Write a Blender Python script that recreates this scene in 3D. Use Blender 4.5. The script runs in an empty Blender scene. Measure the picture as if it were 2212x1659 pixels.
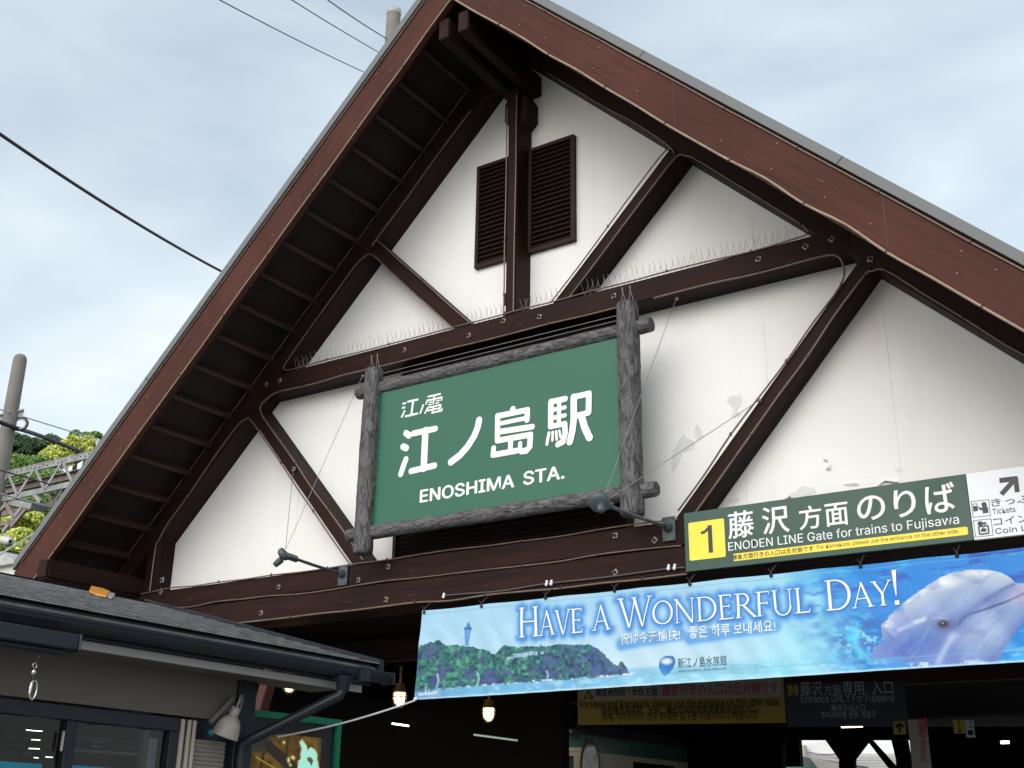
import bpy, bmesh, math, random
import numpy as np
from mathutils import Vector, Matrix
random.seed(7); RNG = np.random.default_rng(11)
SC = bpy.context.scene
COL = SC.collection

# ------------------------------------------------------------------ camera
CAM = Vector((5.394276, -8.0, 1.55))
YAW, PITCH, ROLL = math.radians(33.81884), math.radians(20.76522), math.radians(-0.86051)
FPX, IW, IH = 2520.793, 2212.0, 1659.0          # focal length in units of a 2212 px wide picture
def _axes():
    sy, cy, sp, cp = math.sin(YAW), math.cos(YAW), math.sin(PITCH), math.cos(PITCH)
    f = Vector((-sy*cp, cy*cp, sp)); r = Vector((cy, sy, 0)); d = f.cross(r)
    c, s = math.cos(ROLL), math.sin(ROLL)
    return c*r + s*d, -s*r + c*d, f
RGT, DWN, FWD = _axes()
cd = bpy.data.cameras.new('camera'); cam = bpy.data.objects.new('camera', cd); COL.objects.link(cam)
cd.sensor_width = 36.0; cd.lens = 36.0*FPX/IW; cd.clip_end = 3000; cd.clip_start = 0.05
cam.matrix_world = Matrix(((RGT.x, -DWN.x, -FWD.x, CAM.x), (RGT.y, -DWN.y, -FWD.y, CAM.y), (RGT.z, -DWN.z, -FWD.z, CAM.z), (0, 0, 0, 1)))
SC.camera = cam

# ------------------------------------------------------------------ sky, sun, exposure
def N(nt, typ, **kw):
    n = nt.nodes.new(typ)
    for k, v in kw.items():
        if k == 'inp':
            for a, b in v.items(): n.inputs[a].default_value = b
        else: setattr(n, k, v)
    return n
SKY_LO, SKY_HI = 0.965, 1.95
SUN_EL, SUN_AZ = 25.0, 12.0      # azimuth measured from straight behind the camera side (-y), negative = towards -x
wd = bpy.data.worlds.new("World"); SC.world = wd; wd.use_nodes = True
nt = wd.node_tree; nt.nodes.clear()
L = nt.links.new
out = N(nt, 'ShaderNodeOutputWorld')
sky = N(nt, 'ShaderNodeTexSky', sky_type='NISHITA', sun_disc=False, sun_elevation=math.radians(SUN_EL), sun_rotation=math.radians(180+SUN_AZ), air_density=1.0, dust_density=2.0)
bg1 = N(nt, 'ShaderNodeBackground', inp={'Strength': 0.05}); L(sky.outputs[0], bg1.inputs[0])
tc = N(nt, 'ShaderNodeTexCoord')
mp = N(nt, 'ShaderNodeMapping'); mp.inputs['Scale'].default_value = (1.0, 1.0, 2.6); mp.inputs['Rotation'].default_value = (0.15, 0.28, 0.3); L(tc.outputs['Generated'], mp.inputs[0])
n1 = N(nt, 'ShaderNodeTexNoise', inp={'Scale': 2.6, 'Detail': 7.0, 'Roughness': 0.5, 'Distortion': 0.35}); L(mp.outputs[0], n1.inputs[0])
sx0 = N(nt, 'ShaderNodeSeparateXYZ'); L(tc.outputs['Generated'], sx0.inputs[0])
el = N(nt, 'ShaderNodeMath', operation='MULTIPLY_ADD', inp={1: -1.05, 2: 0.47}); L(sx0.outputs['Z'], el.inputs[0])
nz_ = N(nt, 'ShaderNodeMath', operation='ADD'); L(n1.outputs[0], nz_.inputs[0]); L(el.outputs[0], nz_.inputs[1])
rp = N(nt, 'ShaderNodeValToRGB'); L(nz_.outputs[0], rp.inputs[0])
e = rp.color_ramp.elements
e[0].position = 0.28; e[0].color = (0.48, 0.565, 0.64, 1)
e[1].position = 0.68; e[1].color = (0.90, 0.955, 0.965, 1)
e2 = rp.color_ramp.elements.new(0.5); e2.color = (0.67, 0.755, 0.80, 1)
# the overcast is brighter round the hidden sun, behind the viewer
sv = Vector((math.sin(math.radians(SUN_AZ))*math.cos(math.radians(SUN_EL)), -math.cos(math.radians(SUN_AZ))*math.cos(math.radians(SUN_EL)), math.sin(math.radians(SUN_EL))))
dt = N(nt, 'ShaderNodeVectorMath', operation='DOT_PRODUCT'); L(tc.outputs['Generated'], dt.inputs[0]); dt.inputs[1].default_value = sv
mr = N(nt, 'ShaderNodeMapRange', interpolation_type='SMOOTHSTEP', inp={'From Min': 0.25, 'From Max': 1.0, 'To Min': 0.0, 'To Max': 1.0}); L(dt.outputs['Value'], mr.inputs[0])
cm = N(nt, 'ShaderNodeMix', data_type='RGBA'); L(mr.outputs[0], cm.inputs[0]); L(rp.outputs[0], cm.inputs[6]); cm.inputs[7].default_value = (1.0, 0.99, 0.97, 1)
ms = N(nt, 'ShaderNodeMapRange', inp={'To Min': SKY_LO, 'To Max': SKY_HI}); L(mr.outputs[0], ms.inputs[0])
# and, as overcast skies are, dimmer towards the horizon on the viewer's side of the street
sxyz = N(nt, 'ShaderNodeSeparateXYZ'); L(tc.outputs['Generated'], sxyz.inputs[0])
hzn = N(nt, 'ShaderNodeMapRange', interpolation_type='SMOOTHSTEP', inp={'From Min': 0.0, 'From Max': 0.5, 'To Min': 0.75, 'To Max': 1.0}); L(sxyz.outputs['Z'], hzn.inputs[0])
sid = N(nt, 'ShaderNodeMapRange', interpolation_type='SMOOTHSTEP', inp={'From Min': -0.3, 'From Max': 0.2}); L(sxyz.outputs['Y'], sid.inputs[0])
hm_ = N(nt, 'ShaderNodeMix', data_type='FLOAT'); L(sid.outputs[0], hm_.inputs[0]); L(hzn.outputs[0], hm_.inputs[2]); hm_.inputs[3].default_value = 1.0
ml = N(nt, 'ShaderNodeMath', operation='MULTIPLY'); L(ms.outputs[0], ml.inputs[0]); L(hm_.outputs[0], ml.inputs[1])
bg2 = N(nt, 'ShaderNodeBackground'); L(cm.outputs[2], bg2.inputs[0]); L(ml.outputs[0], bg2.inputs[1])
ad = N(nt, 'ShaderNodeAddShader'); L(bg1.outputs[0], ad.inputs[0]); L(bg2.outputs[0], ad.inputs[1]); L(ad.outputs[0], out.inputs[0])
sl = bpy.data.lights.new('sun', 'SUN'); sl.energy = 1.05; sl.angle = math.radians(35); sl.color = (1.0, 0.98, 0.95)
so = bpy.data.objects.new('sun', sl); COL.objects.link(so); so.rotation_euler = (-sv).to_track_quat('-Z', 'Y').to_euler(); so.location = (0, -20, 30)
SC.view_settings.view_transform = 'Standard'; SC.view_settings.look = 'None'; SC.view_settings.gamma = 1.0; SC.view_settings.exposure = 0.0
SC.view_settings.use_curve_mapping = False

# ------------------------------------------------------------------ helpers: picture point -> place on a real plane
def ray(px, py): return RGT*((px-IW/2)/FPX) + DWN*((py-IH/2)/FPX) + FWD
def on_y(px, py, Y):
    d = ray(px, py); return CAM + d*((Y-CAM.y)/d.y)
def on_x(px, py, X):
    d = ray(px, py); return CAM + d*((X-CAM.x)/d.x)
def on_z(px, py, Z):
    d = ray(px, py); return CAM + d*((Z-CAM.z)/d.z)
def on_plane(px, py, P, n):
    d = ray(px, py); return CAM + d*((P-CAM).dot(n)/d.dot(n))
def at_dist(px, py, D):
    return CAM + ray(px, py).normalized()*D
def to_px(P):
    v = P - CAM; z = v.dot(FWD); return (IW/2 + FPX*v.dot(RGT)/z, IH/2 + FPX*v.dot(DWN)/z)

def lin(c): return c/12.92 if c <= 0.04045 else ((c+0.055)/1.055)**2.4
def S(r, g, b): return (lin(r/255), lin(g/255), lin(b/255), 1.0)

# ------------------------------------------------------------------ materials
MATS = {}
def new_mat(name):
    m = bpy.data.materials.new(name); m.use_nodes = True
    nt = m.node_tree; b = nt.nodes['Principled BSDF']; return m, nt, b
def M(name, c, rough=0.6, metal=0.0, vary=0.12, scale=6.0, bump=0.0, bscale=60.0, stretch=None, coat=0.0, spec=0.5, wear=None):
    """procedural paint / metal / wood: base colour broken by noise (stretched along local X for grain), bump"""
    if name in MATS: return MATS[name]
    m, nt, b = new_mat(name); L = nt.links.new
    tc = N(nt, 'ShaderNodeTexCoord'); mp = N(nt, 'ShaderNodeMapping'); L(tc.outputs['Object'], mp.inputs[0])
    if stretch: mp.inputs['Scale'].default_value = stretch
    n = N(nt, 'ShaderNodeTexNoise', inp={'Scale': scale, 'Detail': 6.0, 'Roughness': 0.6}); L(mp.outputs[0], n.inputs[0])
    r = N(nt, 'ShaderNodeValToRGB'); L(n.outputs[0], r.inputs[0])
    e = r.color_ramp.elements; e[0].position = 0.25; e[1].position = 0.75
    e[0].color = tuple(min(1, x*(1-vary)) for x in c[:3])+(1,); e[1].color = tuple(min(1, x*(1+vary)) for x in c[:3])+(1,)
    base = r.outputs[0]
    if wear:      # faded stretches, dark drips along the grain, small chips showing the pale wood
        f = N(nt, 'ShaderNodeTexNoise', inp={'Scale': 0.7, 'Detail': 3.0}); L(tc.outputs['Object'], f.inputs[0])
        fr = N(nt, 'ShaderNodeMapRange', inp={'From Min': 0.35, 'From Max': 0.7, 'To Min': 0.80, 'To Max': 1.32}); L(f.outputs[0], fr.inputs[0])
        m1 = N(nt, 'ShaderNodeMix', data_type='RGBA', blend_type='MULTIPLY'); m1.inputs[0].default_value = 1.0; L(base, m1.inputs[6]); L(fr.outputs[0], m1.inputs[7])
        mp2 = N(nt, 'ShaderNodeMapping'); mp2.inputs['Scale'].default_value = (1.1, 22, 22); L(tc.outputs['Object'], mp2.inputs[0])
        g = N(nt, 'ShaderNodeTexNoise', inp={'Scale': 1.0, 'Detail': 5.0, 'Roughness': 0.65}); L(mp2.outputs[0], g.inputs[0])
        gr = N(nt, 'ShaderNodeMapRange', inp={'From Min': 0.30, 'From Max': 0.50, 'To Min': 0.55, 'To Max': 1.0}); L(g.outputs[0], gr.inputs[0])
        m2 = N(nt, 'ShaderNodeMix', data_type='RGBA', blend_type='MULTIPLY'); m2.inputs[0].default_value = 0.8; L(m1.outputs[2], m2.inputs[6]); L(gr.outputs[0], m2.inputs[7])
        mp3 = N(nt, 'ShaderNodeMapping'); mp3.inputs['Scale'].default_value = (5, 17, 17); L(tc.outputs['Object'], mp3.inputs[0])
        h = N(nt, 'ShaderNodeTexNoise', inp={'Scale': 1.0, 'Detail': 4.0, 'Roughness': 0.7}); L(mp3.outputs[0], h.inputs[0])
        hr = N(nt, 'ShaderNodeMapRange', inp={'From Min': 0.665, 'From Max': 0.70, 'To Min': 0.0, 'To Max': 0.75}); L(h.outputs[0], hr.inputs[0])
        m3 = N(nt, 'ShaderNodeMix', data_type='RGBA'); L(hr.outputs[0], m3.inputs[0]); L(m2.outputs[2], m3.inputs[6]); m3.inputs[7].default_value = wear+(1,)
        base = m3.outputs[2]
    L(base, b.inputs['Base Color'])
    rr = N(nt, 'ShaderNodeMapRange', inp={'From Min': 0.3, 'From Max': 0.7, 'To Min': max(0.03, rough-0.1), 'To Max': min(1, rough+0.1)}); L(n.outputs[0], rr.inputs[0]); L(rr.outputs[0], b.inputs['Roughness'])
    b.inputs['Metallic'].default_value = metal; b.inputs['Specular IOR Level'].default_value = spec
    b.inputs['Coat Weight'].default_value = coat
    if bump:
        n2 = N(nt, 'ShaderNodeTexNoise', inp={'Scale': bscale, 'Detail': 5.0}); L(mp.outputs[0], n2.inputs[0])
        bp = N(nt, 'ShaderNodeBump', inp={'Strength': bump, 'Distance': 0.01}); L(n2.outputs[0], bp.inputs['Height']); L(bp.outputs[0], b.inputs['Normal'])
    MATS[name] = m; return m
def EM(name, c, s):
    if name in MATS: return MATS[name]
    m, nt, b = new_mat(name)
    b.inputs['Base Color'].default_value = c; b.inputs['Emission Color'].default_value = c; b.inputs['Emission Strength'].default_value = s
    MATS[name] = m; return m

GRAIN = (0.22, 3.2, 3.2)
BARGE = M('barge_paint', wear=(0.15, 0.085, 0.068), c=(0.066, 0.0235, 0.0175), rough=0.6, spec=0.12, vary=0.22, scale=5, bump=0.12, bscale=9, stretch=(0.25, 3.5, 3.5))
BEAM = M('beam_stain', wear=(0.060, 0.038, 0.031), c=(0.0215, 0.0088, 0.0072), rough=0.6, spec=0.12, vary=0.38, scale=5, bump=0.3, bscale=9, stretch=GRAIN)
DARKW = M('dark_wood', wear=(0.06, 0.04, 0.034), c=(0.026, 0.0118, 0.0102), rough=0.6, spec=0.12, vary=0.3, scale=5, bump=0.25, bscale=9, stretch=GRAIN)
SOFFIT = M('soffit_board', (0.024, 0.0135, 0.0145), 0.7, spec=0.2, vary=0.3, scale=5, bump=0.2, bscale=9, stretch=GRAIN)
LOUV = M('louvre_wood', (0.030, 0.015, 0.013), 0.6, spec=0.2, vary=0.2, scale=4, bump=0.15, stretch=(0.3, 3, 3))
SHEET = M('grey_sheet_metal', (0.155, 0.165, 0.17), 0.6, metal=0.0, spec=0.25, vary=0.1, scale=1.5, bump=0.05, bscale=20)
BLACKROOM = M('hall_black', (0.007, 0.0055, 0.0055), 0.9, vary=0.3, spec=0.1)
ROPE2 = M('rope_light_pale', (0.26, 0.19, 0.13), 0.38, vary=0.35, scale=7, spec=0.6)
ROPE = M('rope_light_tube', (0.135, 0.092, 0.062), 0.38, vary=0.35, scale=7, spec=0.7)
CLIP = M('black_clip', (0.02, 0.02, 0.022), 0.5)
NAIL = M('nail_zinc', (0.22, 0.18, 0.165), 0.6)
WASH = M('zinc_washer', (0.27, 0.25, 0.23), 0.5, metal=0.4, vary=0.35, scale=30)
RUST = M('rusty_bolt', (0.07, 0.035, 0.025), 0.6, metal=0.3, vary=0.3, scale=40)
LAMPM = M('slate_enamel', (0.055, 0.075, 0.085), 0.42, vary=0.12, scale=12)
STEELW = M('steel_wire', (0.28, 0.29, 0.30), 0.4, metal=0.6)
SPIKE = M('spike_wire', (0.30, 0.29, 0.28), 0.45, metal=0.3)
WHITE = M('sign_white', (0.80, 0.83, 0.85), 0.45, vary=0.03)
INK = M('sign_ink', (0.035, 0.036, 0.042), 0.5)
YEL = M('sign_yellow', S(246, 218, 72), 0.45, vary=0.04)
GREEN2 = M('sign_dark_green', S(32, 72, 62), 0.4, vary=0.05, scale=2)
CONC = M('concrete', (0.18, 0.17, 0.155), 0.85, vary=0.28, scale=3.0, bump=0.3, bscale=30)
GALV = M('weathered_steel', (0.42, 0.42, 0.40), 0.55, metal=0.2, vary=0.3, scale=3)
WIRE = M('cable_black', (0.018, 0.018, 0.026), 0.6)
ALU = M('pale_wire', (0.50, 0.55, 0.56), 0.5)
PURL = M('purlin_wood', (0.050, 0.031, 0.026), 0.6, spec=0.15, vary=0.3, scale=5, bump=0.2, stretch=GRAIN)
NAVY = M('shop_navy_metal', (0.011, 0.016, 0.023), 0.42, vary=0.2, scale=4, spec=0.35)
TAUPE = M('taupe_panel', (0.115, 0.105, 0.092), 0.7, vary=0.06, scale=3, bump=0.1, bscale=80)
PALE = M('pale_grey_trim', (0.36, 0.36, 0.35), 0.55, vary=0.08)
CREAM = M('cream_frame', (0.40, 0.36, 0.30), 0.5, vary=0.1)

def plaster():
    m, nt, b = new_mat('white_plaster'); L = nt.links.new
    tc = N(nt, 'ShaderNodeTexCoord')
    n = N(nt, 'ShaderNodeTexNoise', inp={'Scale': 0.9, 'Detail': 5.0, 'Roughness': 0.55}); L(tc.outputs['Object'], n.inputs[0])
    r = N(nt, 'ShaderNodeValToRGB'); L(n.outputs[0], r.inputs[0]); e = r.color_ramp.elements
    e[0].position = 0.28; e[0].color = (0.765, 0.765, 0.755, 1); e[1].position = 0.62; e[1].color = (0.835, 0.84, 0.83, 1)
    mp = N(nt, 'ShaderNodeMapping'); mp.inputs['Scale'].default_value = (9, 9, 0.55); L(tc.outputs['Object'], mp.inputs[0])
    s = N(nt, 'ShaderNodeTexNoise', inp={'Scale': 1.0, 'Detail': 4.0}); L(mp.outputs[0], s.inputs[0])
    r2 = N(nt, 'ShaderNodeValToRGB'); L(s.outputs[0], r2.inputs[0]); e = r2.color_ramp.elements
    e[0].position = 0.25; e[0].color = (0.90, 0.89, 0.87, 1); e[1].position = 0.45; e[1].color = (1, 1, 1, 1)
    mx = N(nt, 'ShaderNodeMix', data_type='RGBA', blend_type='MULTIPLY'); mx.inputs[0].default_value = 0.25; L(r.outputs[0], mx.inputs[6]); L(r2.outputs[0], mx.inputs[7])
    L(mx.outputs[2], b.inputs['Base Color']); b.inputs['Roughness'].default_value = 0.8
    f = N(nt, 'ShaderNodeTexNoise', inp={'Scale': 45.0, 'Detail': 4.0}); L(tc.outputs['Object'], f.inputs[0])
    g = N(nt, 'ShaderNodeTexNoise', inp={'Scale': 2.0, 'Detail': 2.0}); L(tc.outputs['Object'], g.inputs[0])
    a = N(nt, 'ShaderNodeMath', operation='ADD'); L(f.outputs[0], a.inputs[0]); L(g.outputs[0], a.inputs[1])
    bp = N(nt, 'ShaderNodeBump', inp={'Strength': 0.16, 'Distance': 0.012}); L(a.outputs[0], bp.inputs['Height']); L(bp.outputs[0], b.inputs['Normal'])
    return m
PLASTER = plaster()
PEEL = M('bare_render', (0.66, 0.675, 0.67), 0.85, vary=0.08, scale=20, bump=0.2)

def bark():
    m, nt, b = new_mat('moulded_bark'); L = nt.links.new
    tc = N(nt, 'ShaderNodeTexCoord'); mp = N(nt, 'ShaderNodeMapping'); mp.inputs['Scale'].default_value = (11, 34, 34); L(tc.outputs['Object'], mp.inputs[0])
    n = N(nt, 'ShaderNodeTexNoise', inp={'Scale': 1.0, 'Detail': 3.0, 'Roughness': 0.55, 'Distortion': 1.0}); L(mp.outputs[0], n.inputs[0])
    r = N(nt, 'ShaderNodeValToRGB'); L(n.outputs[0], r.inputs[0]); e = r.color_ramp.elements
    e[0].position = 0.38; e[0].color = (0.034, 0.033, 0.036, 1); e[1].position = 0.60; e[1].color = (0.122, 0.119, 0.127, 1)
    L(r.outputs[0], b.inputs['Base Color']); b.inputs['Roughness'].default_value = 0.72
    bp = N(nt, 'ShaderNodeBump', inp={'Strength': 1.0, 'Distance': 0.02}); L(n.outputs[0], bp.inputs['Height']); L(bp.outputs[0], b.inputs['Normal'])
    return m
BARK = bark()

def vcol_mat(name, rough=0.5, weave=0.0):
    m, nt, b = new_mat(name); L = nt.links.new
    a = N(nt, 'ShaderNodeVertexColor', layer_name='print'); L(a.outputs[0], b.inputs['Base Color']); b.inputs['Roughness'].default_value = rough
    if weave:
        tc = N(nt, 'ShaderNodeTexCoord'); n = N(nt, 'ShaderNodeTexNoise', inp={'Scale': 5.0, 'Detail': 3.0, 'Distortion': 0.6}); L(tc.outputs['Object'], n.inputs[0])
        bp = N(nt, 'ShaderNodeBump', inp={'Strength': weave, 'Distance': 0.03}); L(n.outputs[0], bp.inputs['Height']); L(bp.outputs[0], b.inputs['Normal'])
    return m
def leaf_mat(name, c0, c1):
    m, nt, b = new_mat(name); L = nt.links.new
    g = N(nt, 'ShaderNodeNewGeometry'); r = N(nt, 'ShaderNodeValToRGB'); L(g.outputs['Random Per Island'], r.inputs[0])
    e = r.color_ramp.elements; e[0].color = c0+(1,); e[1].color = c1+(1,)
    L(r.outputs[0], b.inputs['Base Color']); b.inputs['Roughness'].default_value = 0.6
    b.inputs['Subsurface Weight'].default_value = 0.0
    return m
def glass_mat():
    m, nt, b = new_mat('window_glass'); L = nt.links.new
    nt.nodes.remove(b); o = nt.nodes['Material Output']
    t = N(nt, 'ShaderNodeBsdfTransparent', inp={'Color': (0.80, 0.84, 0.85, 1)}); g = N(nt, 'ShaderNodeBsdfGlossy', inp={'Roughness': 0.02, 'Color': (.28, .28, .28, 1)})
    f = N(nt, 'ShaderNodeFresnel', inp={'IOR': 1.5}); mx = N(nt, 'ShaderNodeMixShader'); L(f.outputs[0], mx.inputs[0]); L(t.outputs[0], mx.inputs[1]); L(g.outputs[0], mx.inputs[2]); L(mx.outputs[0], o.inputs[0])
    return m
GLASS = glass_mat()

# ------------------------------------------------------------------ helpers: objects
ORG = {}
def tag(o, label=None, cat=None, group=None, kind=None):
    if label: o['label'] = label
    if cat: o['category'] = cat
    if group: o['group'] = group
    if kind: o['kind'] = kind
    return o
def thing(name, label, cat, loc, group=None):
    o = bpy.data.objects.new(name, None); COL.objects.link(o); o.location = loc; o.empty_display_size = 0.1
    ORG[o.name] = Vector(loc); return tag(o, label, cat, group)
def link(name, me, mat, parent=None, org=None, rot=None):
    o = bpy.data.objects.new(name, me); COL.objects.link(o)
    if mat and not me.materials: me.materials.append(mat)
    org = Vector(org) if org is not None else Vector((0, 0, 0))
    ORG[o.name] = org
    o.location = org - (ORG[parent.name] if parent else Vector((0, 0, 0)))
    if rot is not None: o.rotation_euler = rot
    if parent: o.parent = parent
    return o
class MB:
    """collects faces in world space; build() links them as one mesh object"""
    def __init__(s): s.v = []; s.f = []; s.sm = []
    def add(s, vs, fs, smooth=False):
        k = len(s.v); s.v += [Vector(p) for p in vs]; s.f += [tuple(i+k for i in f) for f in fs]; s.sm += [smooth]*len(fs)
    def box(s, a, b):
        (x0, y0, z0), (x1, y1, z1) = a, b
        x0, x1 = sorted((x0, x1)); y0, y1 = sorted((y0, y1)); z0, z1 = sorted((z0, z1))
        s.add([(x0, y0, z0), (x1, y0, z0), (x1, y1, z0), (x0, y1, z0), (x0, y0, z1), (x1, y0, z1), (x1, y1, z1), (x0, y1, z1)],
              [(3, 2, 1, 0), (4, 5, 6, 7), (0, 1, 5, 4), (1, 2, 6, 5), (2, 3, 7, 6), (3, 0, 4, 7)]); return s
    def obox(s, c, X, Y, Z, hx, hy, hz):
        c = Vector(c); P = []
        for k in (-1, 1):
            for (i, j) in ((-1, -1), (1, -1), (1, 1), (-1, 1)): P.append(c + X*(hx*i) + Y*(hy*j) + Z*(hz*k))
        s.add(P, [(3, 2, 1, 0), (4, 5, 6, 7), (0, 1, 5, 4), (1, 2, 6, 5), (2, 3, 7, 6), (3, 0, 4, 7)]); return s
    def prism(s, poly, vec):
        """closed polygon (world points) swept along vec"""
        n = len(poly); vec = Vector(vec); a = [Vector(p) for p in poly]
        s.add(a + [p+vec for p in a], [tuple(range(n-1, -1, -1)), tuple(range(n, 2*n))] + [(i, (i+1) % n, n+(i+1) % n, n+i) for i in range(n)]); return s
    def poly(s, pts): s.add(pts, [tuple(range(len(pts)))]); return s
    def tube(s, pts, r, seg=8, caps=True):
        pts = [Vector(p) for p in pts]; n = len(pts); vs = []; rr = r if hasattr(r, '__len__') else [r]*n
        t0 = (pts[1]-pts[0]).normalized(); u = t0.orthogonal().normalized()
        for i, p in enumerate(pts):
            t = (pts[min(i+1, n-1)]-pts[max(i-1, 0)]).normalized(); u = (u - t*u.dot(t)).normalized(); w = t.cross(u)
            for k in range(seg):
                a = 2*math.pi*k/seg; vs.append(p + (u*math.cos(a)+w*math.sin(a))*rr[i])
        fs = [(i*seg+k, i*seg+(k+1) % seg, (i+1)*seg+(k+1) % seg, (i+1)*seg+k) for i in range(n-1) for k in range(seg)]
        s.add(vs, fs, True)
        if caps: s.add(vs[:seg], [tuple(range(seg-1, -1, -1))]); s.add(vs[-seg:], [tuple(range(seg))])
        return s
    def lathe(s, base, axis, prof, seg=24):
        """prof: (distance along axis, radius)"""
        base = Vector(base); ax = Vector(axis).normalized(); u = ax.orthogonal().normalized(); w = ax.cross(u); vs = []
        for d, r in prof:
            for k in range(seg):
                a = 2*math.pi*k/seg; vs.append(base + ax*d + (u*math.cos(a)+w*math.sin(a))*r)
        fs = [(i*seg+k, i*seg+(k+1) % seg, (i+1)*seg+(k+1) % seg, (i+1)*seg+k) for i in range(len(prof)-1) for k in range(seg)]
        s.add(vs, fs, True); return s
    def build(s, name, mat, parent=None, org=None, bevel=0.0):
        if org is None:
            org = sum(s.v, Vector())/len(s.v)
            if parent is None: org.z = min(p.z for p in s.v)
        org = Vector(org)
        me = bpy.data.meshes.new(name); me.from_pydata([p-org for p in s.v], [], s.f)
        me.polygons.foreach_set('use_smooth', s.sm); me.update()
        if bevel:
            bm = bmesh.new(); bm.from_mesh(me); bmesh.ops.bevel(bm, geom=bm.edges[:], offset=bevel, segments=1, affect='EDGES', clamp_overlap=True)
            bm.to_mesh(me); bm.free()
        return link(name, me, mat, parent, org)
def box(name, a, b, mat, parent=None, bevel=0.0): return MB().box(a, b).build(name, mat, parent, bevel=bevel)
def beam(name, A, B, up, h0, h1, dep0, dep1, side, mat, parent, bevel=0.008):
    """timber from A to B: h0..h1 along up, dep0..dep1 along side; own frame so the grain follows it"""
    A, B = Vector(A), Vector(B); X = (B-A); ln = X.length; X.normalize()
    Y = Vector(side).normalized(); Z = X.cross(Y)
    if Z.dot(Vector(up)) < 0: A, B = B, A; X = -X; Z = -Z
    m = MB(); m.box((0, dep0, h0), (ln, dep1, h1))
    me = bpy.data.meshes.new(name); me.from_pydata([tuple(p) for p in m.v], [], m.f); me.update()
    bm = bmesh.new(); bm.from_mesh(me)
    if bevel: bmesh.ops.bevel(bm, geom=bm.edges[:], offset=bevel, segments=2, affect='EDGES', clamp_overlap=True)
    bmesh.ops.recalc_face_normals(bm, faces=bm.faces[:]); bm.to_mesh(me); bm.free()
    rot = Matrix((X, Y, Z)).transposed().to_euler()
    return link(name, me, mat, parent, A, rot)
def wob(A, B, n, amp, seed):
    """a slightly slack line from A to B"""
    r = random.Random(seed); A, B = Vector(A), Vector(B); P = []
    for i in range(n+1):
        t = i/n; p = A.lerp(B, t)
        if 0 < i < n: p = p + Vector((0, -abs(r.gauss(0, amp))*0.4, r.gauss(0, amp)))
        P.append(p)
    return smooth(P)
def smooth(P, k=4):
    """Catmull-Rom through the points"""
    P = [Vector(p) for p in P]; Q = []
    for i in range(len(P)-1):
        p0, p1, p2, p3 = P[max(i-1, 0)], P[i], P[i+1], P[min(i+2, len(P)-1)]
        for j in range(k):
            t = j/k; Q.append(0.5*((2*p1)+(p2-p0)*t+(2*p0-5*p1+4*p2-p3)*t*t+(3*p1-p0-3*p2+p3)*t**3))
    return Q+[P[-1]]
def sag(A, B, drop, n=16):
    A, B = Vector(A), Vector(B); return [A.lerp(B, i/n) - Vector((0, 0, drop*4*(i/n)*(1-i/n))) for i in range(n+1)]

# ------------------------------------------------------------------ helpers: lettering
try:
    FONT = bpy.data.fonts.load(bpy.utils.resource_path('LOCAL') + '/datafiles/fonts/Inter.woff2')   # Blender's own bundled sans
except Exception:
    FONT = None
def text_geo(s, bold=0.0, cjk=False):
    cu = bpy.data.curves.new('lettering', 'FONT')
    if FONT and not cjk: cu.font = FONT
    cu.body = s; cu.size = 1.0; cu.offset = bold; cu.resolution_u = 4
    o = bpy.data.objects.new('lettering', cu); COL.objects.link(o)
    dg = bpy.context.evaluated_depsgraph_get(); dg.update()
    me = bpy.data.meshes.new_from_object(o.evaluated_get(dg))
    v = np.empty(len(me.vertices)*3); me.vertices.foreach_get('co', v); v = v.reshape(-1, 3)
    f = [tuple(p.vertices) for p in me.polygons]
    bpy.data.objects.remove(o); bpy.data.curves.remove(cu); bpy.data.meshes.remove(me)
    return v, f
CAPH = None
def put_text(s, BL, BR, U_up, h, mat, parent, bold=0.0, cjk=False, shear=0.0, name='lettering', warp=None):
    """lettering fitted between BL and BR (world points on a sign face); h = cap height (latin) or full height (cjk)"""
    global CAPH
    v, f = text_geo(s, 0.0, cjk)
    if bold:
        k = len(v); w = np.array([bold*.8, 0, 0.0]); e_ = 1.6 if cjk else 1.0; w = w*e_; v = np.concatenate([v-w, v+w, v+[0, bold*.6*e_, 0], v-[0, bold*.6*e_, 0], v]); f = f+[tuple(i+k*j for i in q) for j in (1, 2, 3, 4) for q in f]
        v[:, 2] = np.repeat(np.arange(5)*.003, k)
    if len(v) == 0: return None
    if CAPH is None: CAPH = text_geo('H')[0][:, 1].max()
    BL, BR = Vector(BL), Vector(BR); X = (BR-BL); w = X.length; X.normalize(); Z = Vector(U_up)
    x0, x1 = v[:, 0].min(), v[:, 0].max(); y0, y1 = v[:, 1].min(), v[:, 1].max()
    sx = w/(x1-x0)
    sy = h/(y1-y0) if cjk else h/CAPH
    b = y0 if cjk else 0.0
    m = MB(); m.add([BL + X*((p[0]-x0)*sx + shear*(p[1]-b)*sy) + Z*((p[1]-b)*sy) + X.cross(Z)*(p[2]*sy) for p in v], f)
    if warp: m.v = [warp(p) for p in m.v]
    return m.build(name, mat, parent)
ZUP = Vector((0, 0, 1))
def ytext(s, bl, br, h, Y, mat, parent, **k):
    """lettering on a plane facing -y: picture points of its lower corners; keeps the baseline level"""
    a, b = on_y(*bl, Y), on_y(*br, Y); z = (a.z+b.z)/2; a.z = b.z = z
    return put_text(s, a, b, ZUP, h, mat, parent, **k)
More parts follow.
